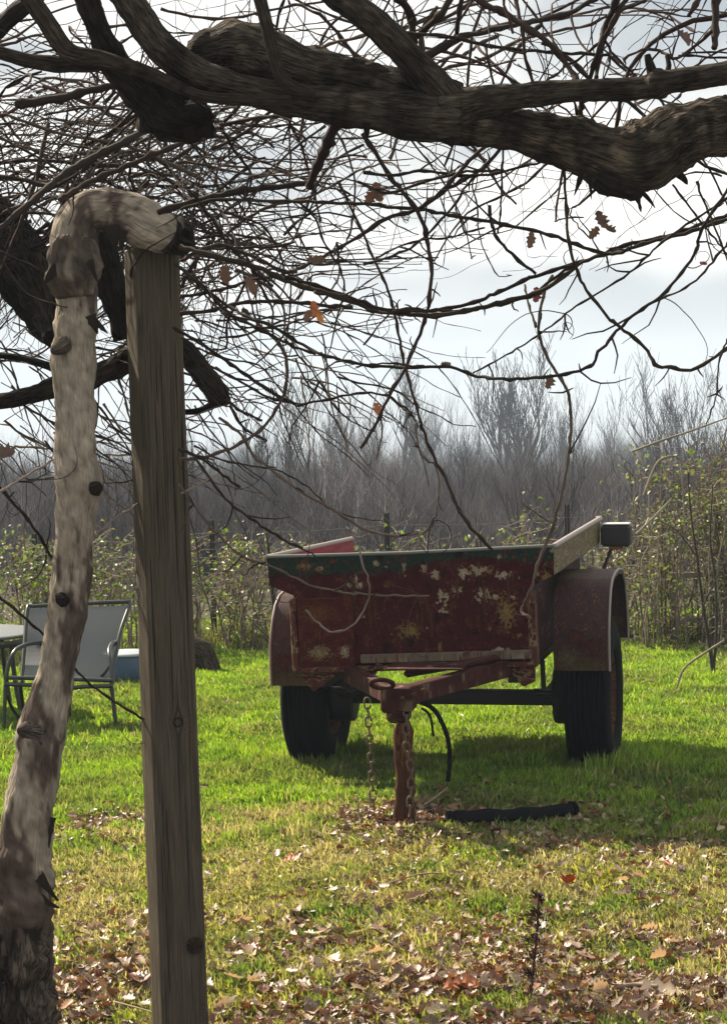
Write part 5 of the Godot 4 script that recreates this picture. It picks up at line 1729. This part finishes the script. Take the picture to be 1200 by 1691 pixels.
func leaf_litter() -> void:
	var g := RandomNumberGenerator.new()
	g.seed = 33
	var meshes := []
	for v in 4:
		var mb := MB.new()
		dead_leaf(mb, Vector3(-0.5, 0, 0), Vector3.RIGHT, Vector3.UP, 1.0, Color(1, 1, 1), 70 + v)
		meshes.append(mb.mesh())
		meshes[v].surface_set_material(0, M.dry_leaf)
	var places := [[], [], [], []]
	var cols := [PackedColorArray(), PackedColorArray(), PackedColorArray(), PackedColorArray()]
	for k in 26000:
		var d := 5.1 + absf(g.randfn(0, 1.5))
		var x := g.randf_range(-0.24, 0.24) * d + g.randfn(0, 0.2)
		var keep := (0.8 if d < 6.2 else 0.8 * exp(-(d - 6.2) * 1.5)) * (1.0 + 2.6 * nf.get_noise_2d(x * 1.6 + 30.0, d * 1.6))
		var pile := false
		if k % 26 == 0:
			x = 0.14 + g.randfn(0, 0.17); d = 8.28 + g.randfn(0, 0.22); pile = true
		elif k % 31 == 0:
			x = -1.0 + g.randfn(0, 0.12); d = 8.35 + g.randfn(0, 0.18); pile = true
		elif k % 17 == 0:
			x = 0.9 + g.randfn(0, 0.5); d = 8.0 + g.randfn(0, 0.5); pile = true
		elif k % 57 == 0:
			x = g.randf_range(-2.0, 2.4); d = g.randf_range(8.5, 13.0); pile = true
		if not pile and g.randf() > keep:
			continue
		var s := g.randf_range(0.013, 0.042) * (1.15 if d < 6.3 else 1.0)
		var b := Basis(Vector3.UP, g.randf() * TAU) * Basis(Vector3.RIGHT, g.randfn(0, 0.55)) * Basis(Vector3.BACK, g.randfn(0, 0.45))
		var v := g.randi() % 4
		places[v].append(Transform3D(b.scaled(Vector3(s, s, s)), Vector3(x, gh(x, -d) + g.randf_range(0.004, 0.028), -d)))
		var c := leaf_tone(g)
		cols[v].append(Color(c.r, c.g, c.b))
	for v in 4:
		many("leaf_litter", meshes[v], M.dry_leaf, places[v], cols[v])
	# dry stalks and dead stems at the foot of the brambles
	var pl := []
	var pc := PackedColorArray()
	for k in 5200:
		var d := 13.7 + absf(g.randfn(0, 0.75))
		var x := g.randf_range(-0.26, 0.26) * d
		d += 1.5 * nf.get_noise_2d(x * 0.9, 4.0)
		if nf.get_noise_2d(x * 1.4 + 9.0, 40.0) > 0.12 and g.randf() < 0.8:
			continue
		var h := g.randf_range(0.05, 0.24)
		pl.append(Transform3D((Basis(Vector3.UP, g.randf() * TAU) * Basis(Vector3.RIGHT, g.randfn(0, 0.45))).scaled_local(Vector3(0.07, h, 0.07)), Vector3(x, gh(x, -d) - 0.01, -d)))
		var c := Color(0.15, 0.12, 0.07).lerp(Color(0.15, 0.21, 0.04), g.randf()) * g.randf_range(0.45, 1.2)
		pc.append(Color(c.r, c.g, c.b))
	many("undergrowth", tuft(9, 8, 0.8), M.grass, pl, pc)
	# the leaves and twigs that stand out
	var special := [
		[482, 1432, 0.062, Color(0.42, 0.10, 0.02), "bright orange leaf on the grass in front of the trailer's left half", 0.3],
		[938, 1472, 0.085, Color(0.22, 0.055, 0.025), "large red-brown curled leaf standing up on the lit grass", 1.5],
		[1100, 1432, 0.07, Color(0.30, 0.10, 0.05), "reddish leaf at the edge of the trailer's shadow on the right", 0.8],
		[762, 1645, 0.10, Color(0.38, 0.12, 0.04), "large orange-brown leaf in the litter at the bottom middle", 0.2],
		[687, 1492, 0.075, Color(0.25, 0.15, 0.08), "tan curled leaf right of the orange one", 2.4],
		[980, 1354, 0.07, Color(0.16, 0.05, 0.025), "red-brown leaf in the shade at the right end of the black tube", 1.0],
		[1078, 1656, 0.13, Color(0.32, 0.24, 0.16), "long pale rolled leaf at the bottom right", 0.05],
		[548, 1600, 0.08, Color(0.34, 0.26, 0.17), "pale tan leaf in the litter below the middle", 1.2],
		[500, 1535, 0.07, Color(0.13, 0.05, 0.035), "dark red-brown leaf left of the middle in the litter", 2.0],
		[232, 1640, 0.10, Color(0.16, 0.06, 0.03), "dark red leaf lying against the wooden post's left side", 1.4],
		[1090, 1268, 0.05, Color(0.28, 0.2, 0.12), "pale leaf on the grass right of the trailer's right wheel", 0.4],
		[415, 1578, 0.07, Color(0.22, 0.09, 0.06), "rust-coloured leaf right of the post's knot", 0.9],
	]
	for s in special:
		var p := G(s[0], s[1])
		var mb := MB.new()
		var al := Vector3(cos(s[5]), 0.15, sin(s[5])).normalized()
		dead_leaf(mb, p + Vector3(0, 0.022, 0) - al * s[2] * 0.5, al, Vector3(0.1, 1, 0.45).normalized(), s[2], s[3], int(s[0]))
		var o := thing("fallen_leaf", s[4], "leaf", p, 0.0, "single leaves on the lawn")
		obj("leaf_blade", mb, M.dry_leaf, o)
	for k in 70:
		var px := g.randf_range(60, 1190)
		var p := G(px, g.randf_range(1460, 1690))
		var s := g.randf_range(0.045, 0.07)
		var o := MeshInstance3D.new()
		o.mesh = meshes[k % 4].duplicate()
		var m: StandardMaterial3D = M.dry_leaf.duplicate()
		m.vertex_color_use_as_albedo = false
		var c := leaf_tone(g)
		m.albedo_color = Color(c.r, c.g, c.b).linear_to_srgb()
		if k >= 6:
			m = M["leaf%d" % (k % 6)]
		else:
			M["leaf%d" % k] = m
		o.material_override = m
		o.name = numbered("brown_leaf")
		o.transform = Transform3D((Basis(Vector3.UP, g.randf() * TAU) * Basis(Vector3.RIGHT, g.randfn(0.2, 0.5))).scaled(Vector3.ONE * s), p + Vector3(0, 0.025, 0))
		add_child(o)
		tag(o, "brown curled dead leaf in the foreground litter", "leaf", "brown leaves in the foreground litter")
	for tw in [[[205, 1642, 4, 260, 1622, 4, 330, 1600, 3], "thin reddish twig slanting from the litter to the post"], [[188, 1668, 4, 240, 1690, 3, 300, 1712, 3], "thin twig lying left of the post's foot"], [[690, 1345, 4, 712, 1335, 4, 735, 1322, 3], "pale dead twig beside the trailer's prop leg"], [[1010, 1645, 8, 1050, 1648, 8, 1085, 1655, 6], "short pale stick at the bottom right"], [[640, 1470, 3, 690, 1460, 3, 730, 1462, 2], "thin straw twig on the lit grass"]]:
		var l: Array = tw[0]
		var pts := PackedVector3Array()
		var rad := PackedFloat32Array()
		for i in l.size() / 3:
			var p := G(l[i * 3], l[i * 3 + 1]) if l[i * 3 + 1] < 1691 else on_ground(P(l[i * 3], l[i * 3 + 1], 5.7))
			pts.append(p + Vector3(0, 0.022 + 0.01 * i, 0))
			rad.append(l[i * 3 + 2] / 2.0 / F * -p.z)
		var sm := smooth(pts, rad, 0.02)
		var mb := MB.new()
		mb.tube(sm[0], sm[1], 6, Color(0.26, 0.19, 0.14), 0.2, nf, 0.2)
		var o := thing("twig", tw[1], "twig", pts[0])
		obj("wood", mb, M.cane, o)

func weed() -> void:
	var z := 5.9
	var base := on_ground(P(872, 1700, z))
	var o := thing("dried_weed", "dark dried weed stalk with seed clusters in the foreground right of the middle", "plant", base)
	var sm := px_path([868, 1712, 6, 872, 1660, 6, 880, 1600, 5, 886, 1540, 4, 889, 1480, 3], z, z, 0.02)
	var mb := MB.new()
	mb.tube(sm[0], sm[1], 6, Color(0.07, 0.03, 0.024), 0.2, nf, 0.2)
	obj("stem", mb, M.cane, o)
	var g := RandomNumberGenerator.new()
	g.seed = 4
	for s in [[888, 1484, 8], [888, 1512, 12], [887, 1530, 14], [884, 1556, 12], [880, 1584, 16], [876, 1612, 10], [868, 1650, 20], [872, 1672, 14]]:
		mb = MB.new()
		var c := P(s[0], s[1], z)
		for k in 46:
			var d: Vector3 = Vector3(g.randfn(0, 1), g.randfn(0, 0.7), g.randfn(0, 1)) * (s[2] * 0.5 / F * z)
			var al: Vector3 = (d + Vector3(0, 0.01, 0)).normalized()
			leaf_blade(mb, c + d, al, al.cross(Vector3(0.3, 0.2, 0.9)).normalized(), 0.017, 0.013, Color(0.035, 0.012, 0.010) * g.randf_range(0.7, 1.5))
		obj("seed_cluster", mb, M.bush_leaf, o)
